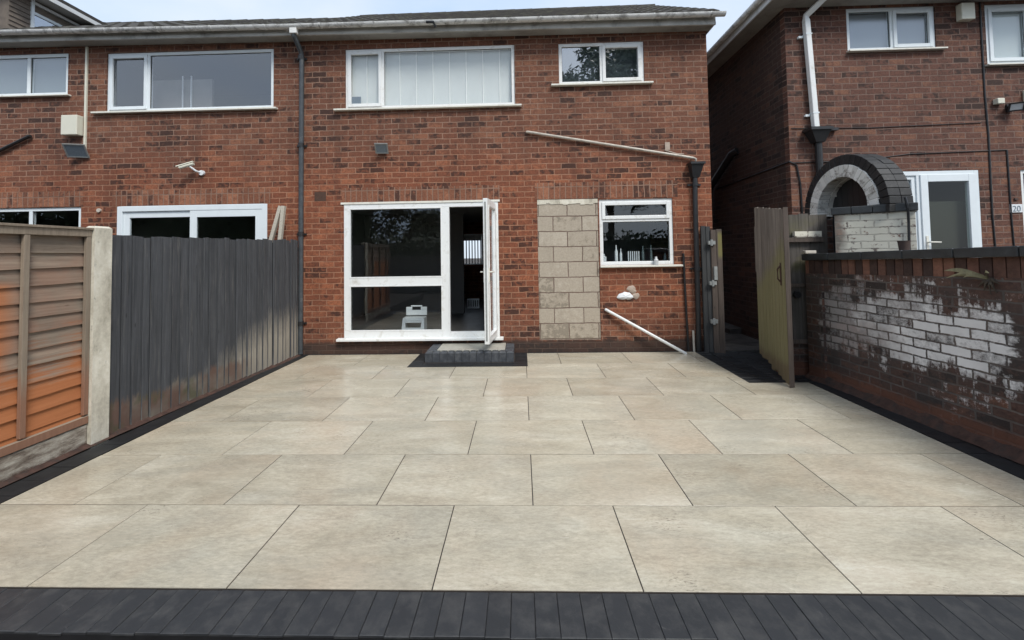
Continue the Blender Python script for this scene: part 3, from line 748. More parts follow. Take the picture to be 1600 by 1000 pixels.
# sloping waste pipe into hopper with downpipe
m = MB().tube([(.08, 4.91, 3.73), (.10, 4.89, 3.725), (2.86, 4.885, 3.215), (2.90, 4.885, 3.20), (2.90, 4.885, 3.09)], .022, 10); m.build('waste_pipe', 'waste_white', H, smooth=True)
hp = MB(); 
hp.hexa([(2.82, 4.83, 2.88), (2.93, 4.83, 2.88), (2.93, 4.925, 2.88), (2.82, 4.925, 2.88), (2.78, 4.77, 3.10), (2.99, 4.77, 3.10), (2.99, 4.925, 3.10), (2.78, 4.925, 3.10)])
hp.box(2.765, 3.005, 4.755, 4.925, 3.095, 3.13); hp.tube([(2.875, 4.875, 2.90), (2.865, 4.875, 2.5), (2.85, 4.875, .0)], .040, 12)
hp.tube([(2.872, 4.875, 2.74), (2.872, 4.875, 2.79)], .052, 12); hp.tube([(2.86, 4.875, 1.33), (2.86, 4.875, 1.40)], .052, 12); hp.box(2.76, 2.98, 4.905, 4.925, 2.75, 2.78); hp.box(2.76, 2.95, 4.905, 4.925, 1.35, 1.38)
hp.build('hopper_pipe', 'pipe_black', H)
MB().tube([(1.35, 4.92, .70), (1.37, 4.88, .69), (2.58, 4.72, .005)], .024, 10).build('overflow_pipe', 'upvc', H, smooth=True)
MB().tube([(2.655, 4.905, 1.62), (2.66, 4.90, 1.2), (2.675, 4.905, .6), (2.69, 4.90, .0)], .018, 8).build('drain_cable', 'pipe_black', H)
MB().tube([(2.78, 4.90, .0), (2.775, 4.90, .34)], .018, 8).build('stub_pipe', 'waste_white', H)
def blob(mb, cx, cz, rx, rz, d, seed):
    rd = random.Random(seed); n, k = 22, 5; ph = [rd.uniform(0, 6.28) for _ in range(3)]
    def P(i, j):
        a = 2 * math.pi * i / n; t = j / k; rr = 1 + .16 * math.sin(2 * a + ph[0]) + .10 * math.sin(3 * a + ph[1]) + .06 * math.sin(7 * a + ph[2])
        return (cx + rx * rr * t * math.cos(a), YW - d * math.sqrt(max(0, 1 - t * t)) * (1 + .2 * math.sin(5 * a + ph[1]) * t) - .001, cz + rz * rr * t * math.sin(a))
    for j in range(k):
        for i in range(n):
            if j == 0: mb.face([P(0, 0), P(i + 1, 1), P(i, 1)])
            else: mb.face([P(i, j), P(i + 1, j), P(i + 1, j + 1), P(i, j + 1)][::-1])
m = MB(); blob(m, 1.68, .92, .115, .075, .05, 3); m.build('foam_patch', 'white_plastic', H, smooth=True)
m = MB(); blob(m, 1.79, 1.03, .085, .06, .02, 5); blob(m, 1.86, .92, .05, .06, .012, 8); m.build('mortar_patch', 'plaster', H, smooth=True)
MB().box(2.41, 2.49, 4.915, 4.935, 3.37, 3.50).build('wall_patch', 'plaster', H)
MB().tube([(2.40, 4.925, 3.37), (2.6, 4.926, 3.30), (2.72, 4.925, 3.29)], .012, 6).build('mortar_smear', 'plaster', H)
MB().box(-3.60, -3.40, YW - .003, YW + .02, 2.62, 2.78).build('air_brick', 'rust', H)

def floodlight(loc, yaw, tilt, w, h, label, lens='lamp_glass', mat='grey_metal', group=None, cat='floodlight'):
    o = thing('floodlight', label, cat, loc, group)
    X = Matrix.Translation(Vector(loc) + Vector((0, -.10, 0))) @ Matrix.Rotation(yaw, 4, 'Z') @ Matrix.Rotation(tilt, 4, 'X')
    m = MB(X); m.hexa([(-w / 2, -.03, -h / 2), (w / 2, -.03, -h / 2), (w * .3, .05, -h * .3), (-w * .3, .05, -h * .3), (-w / 2, -.03, h / 2), (w / 2, -.03, h / 2), (w * .3, .05, h * .3), (-w * .3, .05, h * .3)])
    frame_rect(m, -w / 2 - .008, w / 2 + .008, -h / 2 - .008, h / 2 + .008, -.045, -.028, .02)
    for i in range(5): m.box(-w * .25 + i * w * .12, -w * .25 + i * w * .12 + .006, .04, .065, -h * .28, h * .28)
    m.build('housing', mat, o)
    MB(X).box(-w / 2 + .012, w / 2 - .012, -.038, -.031, -h / 2 + .012, h / 2 - .012).build('lens', lens, o)
    b = MB(); lx, ly, lz = loc
    b.box(lx - .035, lx + .035, ly - .025, ly, lz - .06, lz + .06); b.tube([(lx, ly - .02, lz - .02), (lx, ly - .06, lz - .03), (lx, ly - .09, lz)], .012, 6)
    b.build('bracket', 'pipe_black', o)
    return o
floodlight((-2.39, 4.93, 3.50), R(8), R(38), .20, .17, 'small square floodlight on the brick between the blinds window and patio door')
# ---- step at the door
sp = thing('door_step', 'raised step of pale slab edged with charcoal blocks below the patio door', 'step', (-.88, 4.6, 0))
MB().cbox(-1.40, -.33, 4.45, 4.92, .0, .166, b=.004).build('slab', 'slab_step', sp)
m = MB()
x = -1.565
for i in range(12):
    xn = x + 1.375 / 12; m.cbox(x + .002, xn - .002, 4.325 + random.uniform(-.004, .004), 4.447, .0, .160, b=.02, rnd=random.random()); x = xn
for xa, xb in ((-1.565, -1.403), (-.327, -.19)):
    for j in range(4):
        ya = 4.449 + j * .117; m.cbox(xa, xb, ya + .002, ya + .115, 0, .160, b=.014, rnd=random.random())
m.build('block_edging', 'paver_step', sp)
# ---- things inside the room
stl = thing('step_stool', 'white plastic step stool standing inside behind the lower patio pane', 'step stool', (-2.05, 5.6, .28))
m = MB(); m.box(-2.25, -1.85, 5.52, 5.72, .48, .505)
for xa in (-2.25, -1.90): m.hexa([(xa - .02, 5.50, .28), (xa + .05, 5.50, .28), (xa + .05, 5.74, .28), (xa - .02, 5.74, .28), (xa, 5.52, .48), (xa + .05, 5.52, .48), (xa + .05, 5.72, .48), (xa, 5.72, .48)])
m.box(-2.20, -1.90, 5.5, 5.52, .28, .33); m.box(-2.20, -1.90, 5.5, 5.52, .42, .48); m.build('step', 'white_plastic', stl)
m = MB(); m.box(-2.25, -1.85, 5.74, 5.76, .52, .62); m.box(-2.25, -2.13, 5.74, 5.76, .62, .68); m.box(-1.97, -1.85, 5.74, 5.76, .62, .68); m.box(-2.16, -1.94, 5.74, 5.76, .68, .71)
m.build('top_panel', 'white_plastic', stl, bevel=.01)
tag(MB().box(-3.05, -2.97, 7.58, 7.6, .95, 1.07).build('wall_socket', 'white_plastic', loc=(-3.0, 7.59, 1.0)), 'small white socket on the dark wall inside the patio window', 'socket')
m = MB(); m.box(-1.42, -1.12, 8.3, 8.35, .30, .34); m.box(-1.42, -1.12, 8.3, 8.35, .50, .54)
for i in range(6): m.box(-1.42 + i * .055, -1.395 + i * .055, 8.3, 8.35, .34, .50)
tag(m.build('crate', 'white_plastic', loc=(-1.27, 8.32, .28)), 'white slatted crate on the floor far inside the open doorway', 'crate')

# ---- left neighbour
N_ = thing('brick_house', 'left neighbouring brick house with wide sliding door behind the slate fence', 'house', (-9, YW, 0))
winA = (-9.9, -8.05, 4.60, 5.36); winB = (-7.34, -4.33, 4.27, 5.33); sl = (-7.10, -4.43, .27, 2.59); wf = (-9.9, -7.76, 1.3, 2.60)
w = MB(); wall_y(w, -14, -3.865, -.1, 5.55, YW, YW + .12, [winA, winB, sl, wf]); w.box(-14, -13.88, YW + .12, 10.6, -.1, 5.5); w.box(-13.88, -3.865, 10.48, 10.6, -.1, 5.5)
w.build('wall', 'brick_left', N_)
for a, b, c, d in ((-13.88, -3.87, .18, .27), (-13.88, -3.87, 2.70, 2.95), (-13.88, -3.87, 5.44, 5.50)): MB().box(a, b, 5.06, 10.48, c, d).build('floor_slab', 'room_wall', N_)
MB().box(-7.6, -7.5, 5.06, 10.4, .27, 5.44).build('partition', 'room_wall', N_); MB().box(-13.8, -3.9, 7.3, 7.4, 2.95, 5.44).build('partition', 'room_wall_pale', N_)
window(N_, *winA, YW, splits=(-8.80,), openers=(), sill=(-9.9, -7.98, .03), gl='glass_frost', mat='upvc_blue', back=.1, backmat='frost', t=.06)
wb = window(N_, *winB, YW, splits=(-6.60,), openers=(0,), sill=(-7.55, -4.25, .035), gl='glass_grey', mat='upvc_blue')
MB().box(-6.95, -5.75, 5.35, 5.4, 4.28, 5.0).build('curtain', 'curtain', wb)
m = MB(); m.box(-6.28, -6.262, 5.3, 5.32, 4.28, 5.05); m.box(-6.12, -6.10, 5.3, 5.32, 4.28, 5.05); m.build('blind_edge', 'blind_edge', wb)
sd_ = MB(); frame_rect(sd_, *sl, YW - .01, YW + .08, .09); sd_ = sd_.build('sliding_door', 'upvc_blue', N_, bevel=.005)
m = MB(); frame_rect(m, -7.01, -5.70, .36, 2.50, YW + .02, YW + .06, .11); m.build('sash', 'upvc_blue', sd_, bevel=.004)
m = MB(); frame_rect(m, -5.80, -4.52, .36, 2.50, YW - .004, YW + .018, .12); m.build('sash', 'upvc_blue', sd_, bevel=.004)
MB().box(-6.90, -5.81, YW + .035, YW + .04, .47, 2.39).build('pane', 'glass', sd_); MB().box(-5.68, -4.64, YW + .005, YW + .01, .48, 2.38).build('pane', 'glass', sd_)
window(N_, *wf, YW, splits=(-8.70,), sill=None, gl='glass', mat='upvc_blue', t=.06)
MB().box(-7.20, -4.38, YW - .004, YW + .05, 2.60, 2.87).build('lintel', 'brick_soldier', N_); MB().box(-9.95, -7.72, YW - .004, YW + .05, 2.61, 2.88).build('lintel', 'brick_soldier', N_)
m = MB(); slope_box(m, -14, -3.86, 4.73, YW, 5.52, 5.54, 5.435, 5.455); m.build('soffit', 'soffit', N_)
m = MB(); slope_box(m, -14, -3.86, 4.705, 4.73, 5.508, 5.67, 5.423, 5.595); slope_box(m, -14, -3.86, 4.697, 4.7045, 5.508, 5.555, 5.423, 5.47); m.build('fascia', 'fascia', N_)
gutter(N_, -14, -3.865, 5.66, 5.545, 4.615)
roof(N_, -14, -3.92, 4.60, 5.66, 5.56, 7.8, 7.60, 7.47, 11.0)
dm = MB(); dm.box(-13, -9.0, 4.80, 9.0, 5.6, 6.52)
dm = dm.build('dormer', 'cladding', N_)
m = MB(); 
for i in range(10):                                    # overlapping cladding boards on the dormer cheek
    z = 5.66 + i * .085; m.hexa([(-9.0, 4.78, z), (-8.972, 4.78, z), (-8.972, 5.10, z), (-9.0, 5.10, z), (-9.0, 4.78, z + .085), (-8.988, 4.78, z + .085), (-8.988, 5.10, z + .085), (-9.0, 5.10, z + .085)])
m.build('boards', 'cladding', dm)
m = MB(); m.box(-8.995, -8.96, 5.10, 5.15, 5.7, 6.50); m.box(-8.995, -8.97, 5.15, 5.62, 6.22, 6.27); m.box(-8.995, -8.97, 5.58, 5.62, 5.8, 6.22); m.build('window_trim', 'upvc_blue', dm)
MB().box(-8.998, -8.99, 5.15, 5.58, 5.8, 6.22).build('pane', 'glass_mirror', dm)
m = MB(); m.box(-13.1, -8.72, 4.6, 9.0, 6.56, 6.64); m.build('dormer_roof', 'roof_tile', dm)
m = MB(); m.box(-13.1, -8.74, 4.6, 8.9, 6.50, 6.559); m.box(-8.739, -8.70, 4.6, 8.9, 6.48, 6.559); m.box(-9.0, -8.95, 5.15, 8.9, 6.40, 6.45); m.build('dormer_soffit', 'fascia_white', dm)
MB().box(-7.715, -7.68, 4.905, 4.93, 3.58, 5.45).build('cable_trunking', 'cream_plastic', N_)
tag(MB().box(-8.03, -7.74, 4.81, 4.93, 3.85, 4.20).build('alarm_box', 'cream_plastic', loc=(-7.88, 4.93, 3.85), bevel=.012), 'cream box on the brick above the floodlight of the left house', 'alarm box')
floodlight((-7.74, 4.93, 3.58), R(16), R(34), .30, .23, 'wide floodlight with bluish glass below the cream box on the left house')
cc = thing('security_camera', 'white bullet security camera above the sliding door on the left', 'security camera', (-5.68, 4.93, 3.14))
X = Matrix.Translation((-5.73, 4.78, 3.26)) @ Matrix.Rotation(R(20), 4, 'Z') @ Matrix.Rotation(R(-22), 4, 'Y') @ Matrix.Diagonal((.8, .8, .8, 1))
m = MB(X); m.tube([(-.16, 0, 0), (.12, 0, 0)], .038, 12); m.hexa([(-.20, -.045, .03), (.13, -.045, .03), (.13, .045, .03), (-.20, .045, .03), (-.20, -.04, .048), (.13, -.04, .048), (.13, .04, .048), (-.20, .04, .048)]); m.build('camera_body', 'cream_plastic', cc)
MB().tube([(-5.70, 4.79, 3.24), (-5.63, 4.84, 3.17), (-5.58, 4.93, 3.15)], .016, 8).build('arm', 'white_plastic', cc)
MB().tube([(-5.58, 4.89, 3.15), (-5.58, 4.93, 3.15)], .045, 12).build('base', 'white_plastic', cc)
MB().tube([(-9.6, 4.89, 3.45), (-8.66, 4.885, 3.87)], .028, 8).build('waste_pipe', 'pipe_black', N_)
MB().tube([(-7.42, 4.93, 2.53), (-7.42, 4.90, 2.53)], .035, 8).build('vent_stub', 'waste_white', N_)
for (x0_, x1_, lab) in ((-4.47, -4.07, 'pale leaning timber batten crossing the upright one beside the sliding door'), (-4.13, -4.02, 'steeper pale timber batten beside the sliding door and grey downpipe')):
    m = MB().tube([(x0_, 4.62, .9), (x1_, 4.72, 2.52)], .028, sq=True); tag(m.build('timber_batten', 'batten_pale', loc=(x0_, 4.62, .9)), lab, 'timber batten', 'pale battens leaning by the sliding door')

# ---- right neighbour
YR = 4.70
E_ = thing('brick_house', 'right neighbouring brick house with white downpipe and side wall along the alley', 'house', (4.33, YR, 0))
winE = (5.32, 6.73, 4.87, 5.58); winF = (7.51, 8.8, 4.58, 5.57); dr = (5.95, 7.27, .55, 2.88); wg = (7.92, 9.4, .8, 2.87)
w = MB(); wall_y(w, 4.33, 13, -.1, 5.75, YR, YR + .12, [winE, winF, dr, wg]); w.box(4.44, 13, 14.88, 15, -.1, 5.75); w.box(12.9, 13, YR + .12, 14.88, -.1, 5.75)
w.build('wall', 'brick_right', E_)
brick_mat('brick_alley_shade', (.026, .014, .011), (.052, .025, .018), (.085, .040, .026), (.095, .066, .052))  # darker version of the right brick, alley shade put into the colour
MB().box(4.331, 4.44, YR + .121, 15, -.1, 5.75).build('side_wall', 'brick_alley_shade', E_)
for c, d in ((.4, .5), (3.0, 3.25), (5.68, 5.74)): MB().box(4.45, 12.9, 4.83, 14.8, c, d).build('floor_slab', 'room_wall', E_)
MB().box(4.45, 12.9, 7.3, 7.4, .5, 5.68).build('partition', 'room_wall', E_)
window(E_, *winE, YR, splits=(6.05,), openers=(1,), sill=(5.30, 6.84, .03), gl='glass_frost', mat='upvc_blue', back=.1, backmat='frost')
wF = window(E_, *winF, YR, splits=(8.22,), openers=(0,), sill=(7.46, 8.85, .03), gl='glass', mat='upvc_blue', t=.07)
m = MB()
for i in range(26):
    x = 7.58 + i * .045; m.hexa([(x, 4.80, 4.62), (x + .022, 4.78, 4.62), (x + .045, 4.80, 4.62), (x + .022, 4.805, 4.62), (x, 4.80, 5.5), (x + .022, 4.78, 5.5), (x + .045, 4.80, 5.5), (x + .022, 4.805, 5.5)])
m.build('net_curtain', 'frost_pale', wF)
f = MB(); frame_rect(f, *dr, YR + .0, YR + .075, .07); f.box(6.30, 6.36, YR, YR + .075, .62, 2.81); f = f.build('door_frame', 'upvc_blue', E_, bevel=.005)
m = MB(); frame_rect(m, 6.02, 6.30, .62, 2.81, YR + .02, YR + .06, .06); m.build('sash', 'upvc_blue', f, bevel=.004)
MB().box(6.08, 6.24, YR + .04, YR + .045, .68, 2.75).build('pane', 'glass', f)
m = MB(); frame_rect(m, 6.35, 7.21, .61, 2.82, YR - .02, YR + .045, .115); m = m.build('door', 'upvc_blue', E_, bevel=.006)
MB().box(6.46, 7.10, YR + .01, YR + .018, .72, 2.71).build('pane', 'glass_dim', m)
q = MB(); q.box(6.385, 6.42, YR - .032, YR - .02, 1.62, 1.84); q.tube([(6.40, YR - .03, 1.74), (6.40, YR - .08, 1.74), (6.56, YR - .08, 1.735)], .011, 8); q.build('handle', 'upvc_old', m)
MB().box(6.4, 7.2, YR + .12, YR + .13, .6, 2.4).build('door_blind', 'dark_cloth', E_)
window(E_, *wg, YR, splits=(8.6,), gl='glass', mat='upvc', t=.06)
MB().box(5.9, 7.32, YR - .004, YR + .05, 2.885, 3.13).build('lintel', 'brick_right', E_)
m = MB(); m.box(3.99, 13.3, 4.36, YR, 5.62, 5.64); m.box(3.99, 4.33, YR, 15.2, 5.62, 5.64); m.build('soffit', 'soffit', E_)
m = MB(); m.box(3.96, 13.3, 4.335, 4.36, 5.60, 5.77); m.box(3.965, 3.99, 4.36, 15.2, 5.60, 5.77); m.build('fascia', 'fascia_white', E_)
m = MB(); m.tube([(3.91, 4.28, 5.74), (3.91, 15.2, 5.74)], .052, 10); m.tube([(3.91, 4.28, 5.74), (13.3, 4.28, 5.74)], .052, 10); m.build('gutter', 'gutter_white', E_, smooth=True)
m = MB(); ze = 5.80; a, b, c, d_ = (3.90, 4.27, ze), (13.3, 4.27, ze), (13.3, 15.3, ze), (3.90, 15.3, ze); p, q_ = (8.6, 8.9, 8.2), (8.6, 10.6, 8.2)
m.face([a, b, p]); m.face([b, c, q_, p]); m.face([c, d_, q_]); m.face([d_, a, p, q_]); m.face([a, d_, c, b]); m.build('roof', 'roof_tile', E_)
m = MB(); m.tube([(4.80, 4.36, 5.72), (4.80, 4.40, 5.62), (4.63, 4.63, 5.44), (4.63, 4.635, 5.36), (4.71, 4.635, 3.60)], .042, sq=True)
dp = m.build('downpipe', 'upvc', E_, bevel=.01)
for z, x in ((5.12, 4.64), (3.83, 4.70)):
    m = MB(); m.box(x - .05, x + .052, 4.59, 4.68, z, z + .02); m.box(x - .12, x - .05, 4.66, 4.70, z - .03, z + .005); m.build('pipe_clip', 'upvc_blue', dp)
m = MB(); m.hexa([(4.66, 4.56, 3.36), (4.80, 4.56, 3.36), (4.80, 4.69, 3.36), (4.66, 4.69, 3.36), (4.56, 4.50, 3.54), (4.86, 4.50, 3.54), (4.86, 4.69, 3.54), (4.56, 4.69, 3.54)])
m.box(4.54, 4.88, 4.48, 4.695, 3.54, 3.585); m.box(4.88, 5.06, 4.62, 4.69, 3.555, 3.60); m.tube([(4.74, 4.63, 3.4), (4.75, 4.63, 2.0)], .05, 12)
m.build('hopper_pipe', 'pipe_black', E_)
m = MB(); m.tube([(7.43, 4.69, 5.60), (7.43, 4.69, 4.1), (7.45, 4.69, 3.4), (7.44, 4.69, 2.2), (7.47, 4.69, 1.2)], .012, 6); m.tube([(7.72, 4.69, 3.19), (7.73, 4.69, 2.1), (7.76, 4.69, 1.2)], .011, 6)
m.tube([(4.36, 4.69, 3.62), (5.6, 4.69, 3.60), (7.35, 4.69, 3.64)], .006, 5); m.tube([(4.34, 4.69, 3.06), (5.4, 4.69, 3.07), (6.2, 4.69, 3.16), (7.72, 4.69, 3.19)], .007, 5)
m.tube([(4.32, 7.2, 3.02), (4.32, 4.69, 3.08), (4.42, 4.685, 3.02), (4.47, 4.685, 2.7), (4.48, 4.685, 2.2)], .013, 6); m.build('cable', 'pipe_black', E_)
MB().tube([(4.30, 6.25, 3.64), (4.24, 6.35, 3.60), (4.24, 7.4, 3.05), (4.24, 7.5, 2.2)], .07, 10).build('alley_pipe', 'pipe_black', E_, smooth=True)
tag(MB().box(7.05, 7.26, 4.60, 4.70, 5.29, 5.56).build('alarm_box', 'cream_plastic', loc=(7.15, 4.7, 5.29), bevel=.012), 'cream box high under the eaves between two windows of the right house', 'alarm box')
tag(MB().box(7.55, 7.66, 4.62, 4.70, 3.92, 4.01).build('motion_sensor', 'cream_plastic', loc=(7.6, 4.7, 3.92), bevel=.01), 'small white sensor left of the black floodlight on the right house', 'motion sensor')
floodlight((7.78, 4.70, 3.86), R(-22), R(25), .17, .12, 'black floodlight with pale lens on the right house wall', 'lamp_lens', 'pipe_black')
tag(MB().box(8.02, 8.3, 4.64, 4.70, 3.86, 4.14).build('meter_box', 'cream_plastic', loc=(8.15, 4.7, 3.86), bevel=.01), 'pale box at the right edge beside the black floodlight', 'box')
sg = thing('house_sign', 'small white number plate on the brick beside the lower right window', 'sign', (7.81, 4.70, 2.27))
MB().box(7.72, 7.90, 4.685, 4.70, 2.19, 2.32).build('plate', 'white_plastic', sg)
tcv = bpy.data.curves.new('number', 'FONT'); tcv.body = '20'; tcv.size = .13; tcv.align_x = 'CENTER'; tcv.extrude = .001; tcv.materials.append(M['lamp_glass'])
t0 = bpy.data.objects.new('text_source', tcv); C.objects.link(t0); bpy.context.view_layer.update()
nm = bpy.data.meshes.new_from_object(t0.evaluated_get(bpy.context.evaluated_depsgraph_get())); bpy.data.objects.remove(t0)
to = bpy.data.objects.new('number', nm); C.objects.link(to); to.parent = sg; to.location = (0, -.018, -.065); to.rotation_euler = (R(90), 0, 0)
tag(MB().box(7.79, 7.84, 4.68, 4.70, 2.38, 2.42).build('wall_lamp', 'terracotta', loc=(7.8, 4.7, 2.4), bevel=.008), 'tiny orange lamp above the number plate', 'lamp')

# ------------------------------------------------------------------ left boundary
fp = thing('fence_panel', 'lapped timber fence panel weathered grey above and orange stained below', 'fence', (-4.0, .66, 0))
Ya, Yb = -.27, 1.565
m = MB(); z = 1.885; rows_ = []
while z > .29:
    h = random.uniform(.118, .14); rows_.append((z, max(z - h, .27))); z -= h
for (zt, zb) in rows_:
    rn = random.random(); n = 12; amp = random.uniform(.002, .006); ph = random.random() * 6
    for i in range(n):
        ya, yb = Ya + .005 + (Yb - Ya - .01) * i / n, Ya + .005 + (Yb - Ya - .01) * (i + 1) / n
        wv = lambda y: zb - .012 + amp * math.sin(y * 5 + ph) + amp * .5 * math.sin(y * 13 + ph)
        m.hexa([(-4.035, ya, wv(ya)), (-4.008, ya, wv(ya)), (-4.008, yb, wv(yb)), (-4.035, yb, wv(yb)), (-4.04, ya, zt + .02), (-4.032, ya, zt + .02), (-4.032, yb, zt + .02), (-4.04, yb, zt + .02)], rn)
m.build('slats', 'panel_slat', fp)
m = MB()
for yc, wd in ((Yb - .02, .04), (1.07, .04), (.50, .04), (-.02, .04), (Ya + .02, .04)): m.box(-4.008 + .0005, -3.978, yc - wd / 2, yc + wd / 2, .285, 1.885, random.random())
m.box(-4.046, -4.041, Ya, Yb, .27, 1.885, .1); m.box(-4.04, -3.975, Ya, Yb, 1.885, 1.945, .4); m.box(-4.04, -3.975, Ya, Yb, .205, .27, .7); m.box(-4.05, -3.962, Ya - .01, Yb + .005, 1.946, 1.966, .2)
m.build('frame', 'panel_frame', fp, bevel=.003)
m = MB(); m.box(-4.035, -3.985, Ya, Yb, -.05, .195); m.build('gravel_board', 'gravel_board', fp, bevel=.008)
m = MB()
m.cbox(-4.05, -3.955, 1.57, 1.735, -.1, 1.985, b=.018); tag(m.build('concrete_post', 'concrete', loc=(-4.0, 1.65, 0)), 'pale concrete fence post between the brown panel and slate boards', 'fence post')
fc = thing('board_fence', 'slate grey vertical board fence worn pale at the foot near the house', 'fence', (-3.9, 3.3, 0))
m = MB(); y = 1.74; i = 0
def fx(y): return -3.985 + .15 * (y - 1.74) / 3.11
while y < 4.84:
    wd = random.choice((.085, .11, .12, .125, .13)); yn = min(y + wd, 4.85); zt = 1.90 + .05 * (y - 1.74) / 3.1 + random.uniform(-.014, .014); rn = random.random(); o = random.uniform(-.008, .006); tl = random.uniform(-.008, .008)
    a, b = fx(y) + o, fx(yn) + o; e = random.uniform(.004, .010)
    m.hexa([(a - .016, y + e, -.05), (a + .006, y + e, -.05), (b - .006, yn - e * .4, -.05), (b - .022, yn - e * .4, -.05), (a - .016, y + e, zt), (a + .006, y + e, zt), (b - .006, yn - e * .4, zt + tl), (b - .022, yn - e * .4, zt + tl)], rn)
    y = yn
m.build('boards', 'slate_wood', fc)
m = MB()
for z in (.35, 1.0, 1.65): m.hexa([(-4.06, 1.74, z), (-4.005, 1.74, z), (-3.86, 4.85, z), (-3.91, 4.85, z), (-4.06, 1.74, z + .08), (-4.005, 1.74, z + .08), (-3.86, 4.85, z + .08), (-3.91, 4.85, z + .08)])
m.hexa([(-4.004, 1.74, -.05), (-4.000, 1.74, -.05), (-3.866, 4.85, -.05), (-3.870, 4.85, -.05), (-4.004, 1.74, 1.86), (-4.000, 1.74, 1.86), (-3.866, 4.85, 1.90), (-3.870, 4.85, 1.90)])  # black sheet added behind the boards to darken their gaps
m.build('rail', 'pipe_black', fc)
m = MB(); n = 60
for i in range(n):
    ya, yb = -.25 + 5.1 * i / n, -.25 + 5.1 * (i + 1) / n; xa = -3.985 + .15 * max(0, ya - 1.74) / 3.11 + .004; xb = -3.985 + .15 * max(0, yb - 1.74) / 3.11 + .004
    m.face([(xa - .03, ya, .028), (xa + .05, ya, -.002), (xb + .05, yb, -.002), (xb - .03, yb, .028 + random.uniform(-.006, .006))])
struct(m, 'soil_edge', 'haunch')

# ------------------------------------------------------------------ right boundary
gw = thing('garden_wall', 'old brick garden wall with flaking white paint and dark coping on the right', 'wall', (3.8, 1.6, 0))
def wx(y): return 3.945 - .0704 * y
m = MB(); ya, yb = -2.0, 3.46
def ztop(y): return 1.60 - .035 * (y - 3.46) / 1.0 * .9
def seg(mb, ya, yb, zb, zt, o0=0., o1=.22, rnd=0.):
    A, B = wx(ya), wx(yb)
    f = lambda z, y: z(y) if callable(z) else z
    mb.hexa([(A + o0, ya, f(zb, ya)), (A + o1, ya, f(zb, ya)), (B + o1, yb, f(zb, yb)), (B + o0, yb, f(zb, yb)), (A + o0, ya, f(zt, ya)), (A + o1, ya, f(zt, ya)), (B + o1, yb, f(zt, yb)), (B + o0, yb, f(zt, yb))], rnd)
seg(m, ya, 3.20, -.1, lambda y: ztop(y) - .255)
seg(m, 3.20, 3.46, -.1, lambda y: ztop(y) - .255, o0=-.03)
m.build('brickwork', 'brick_garden', gw)
m = MB(); y = ya
while y < yb - .01:
    yn = min(y + .093, yb); seg(m, y + .005, yn - .005, lambda y: ztop(y) - .254, lambda y: ztop(y) - .086, o0=(.0 if y < 3.18 else -.03) + random.uniform(-.004, .004), rnd=random.random()); y = yn
seg(m, ya, yb, lambda y: ztop(y) - .254, lambda y: ztop(y) - .086, o0=.012)
s = S('soldier_garden', .9); rn = s.rnd(); c = s.ramp(rn, [(0., (.038, .022, .018)), (.5, (.09, .045, .032)), (1., (.20, .09, .058))]); s.col(s.mix(.6, c, s.ramp(s.noise(18, 5, .75), [(.3, .2), (.7, .75)]), 'OVERLAY')); s.bump(s.noise(30, 5, .8), .8, .005); M['soldier_garden'] = s.m
m.build('soldier_course', 'soldier_garden', gw)
m = MB(); y = ya
while y < yb:
    yn = min(y + .46, yb + .03); seg(m, y + .003, yn - .003, lambda y: ztop(y) - .085 + 0, lambda y: ztop(y), o0=-.055, o1=.26, rnd=random.random()); y = yn
m.build('coping', 'coping', gw, bevel=.008)
# dry weed growing from the wall
pl = thing('wall_weed', 'dry yellowish weed hanging from a joint near the top of the garden wall', 'weed', (3.84, 1.50, 1.40))
m = MB()
for (dy, dz, ln, wd) in ((.26, .055, .26, .03), (.25, -.012, .24, .022), (.10, .0, .12, .03), (-.10, .05, .1, .02), (.17, .02, .17, .026)):
    P0 = Vector((3.83, 1.46, 1.40)); P2 = P0 + Vector((-.10, dy, dz)); n = 8; prev = None
    for k in range(n + 1):
        t = k / n; p = P0.lerp(P2, t) + Vector((-.03 * math.sin(t * 3.1), 0, .035 * math.sin(t * 3.1))); wv = wd * math.sin(math.pi * min(1, .12 + t * .88)) * .6 + .001
        cur = (p + Vector((.004, 0, wv)), p - Vector((.004, 0, wv)))
        if prev: m.face([prev[0], prev[1], cur[1], cur[0]])
        prev = cur
m.build('leaves', 'leaf_dry', pl)
m = MB()
for (dy, dz) in ((.05, -.10), (.09, -.07), (-.04, -.11), (0., -.13), (-.07, -.04), (.03, -.06)):
    m.tube([(3.84, 1.44, 1.40), (3.81, 1.44 + dy * .5, 1.40 + dz * .4), (3.82, 1.44 + dy, 1.40 + dz)], .008, 5, rr=[.014, .010, .004])
m.build('stems', 'bark', pl)
# small things on coping
tag(MB().box(3.62, 3.76, 3.36, 3.42, 1.605, 1.645).build('brick_fragment', 'waste_white', loc=(3.69, 3.4, 1.605), bevel=.008), 'small white fragment lying on the end of the garden wall coping', 'fragment')
m = MB().tube([(4.02, 2.42, 1.62), (4.02, 2.42, 1.72), (4.02, 2.42, 1.74)], .05, 12, rr=[.042, .052, .057]); tag(m.build('flower_pot', 'terracotta', loc=(4.02, 2.42, 1.62), smooth=True), 'small dark plant pot behind the garden wall coping before the white door', 'plant pot')
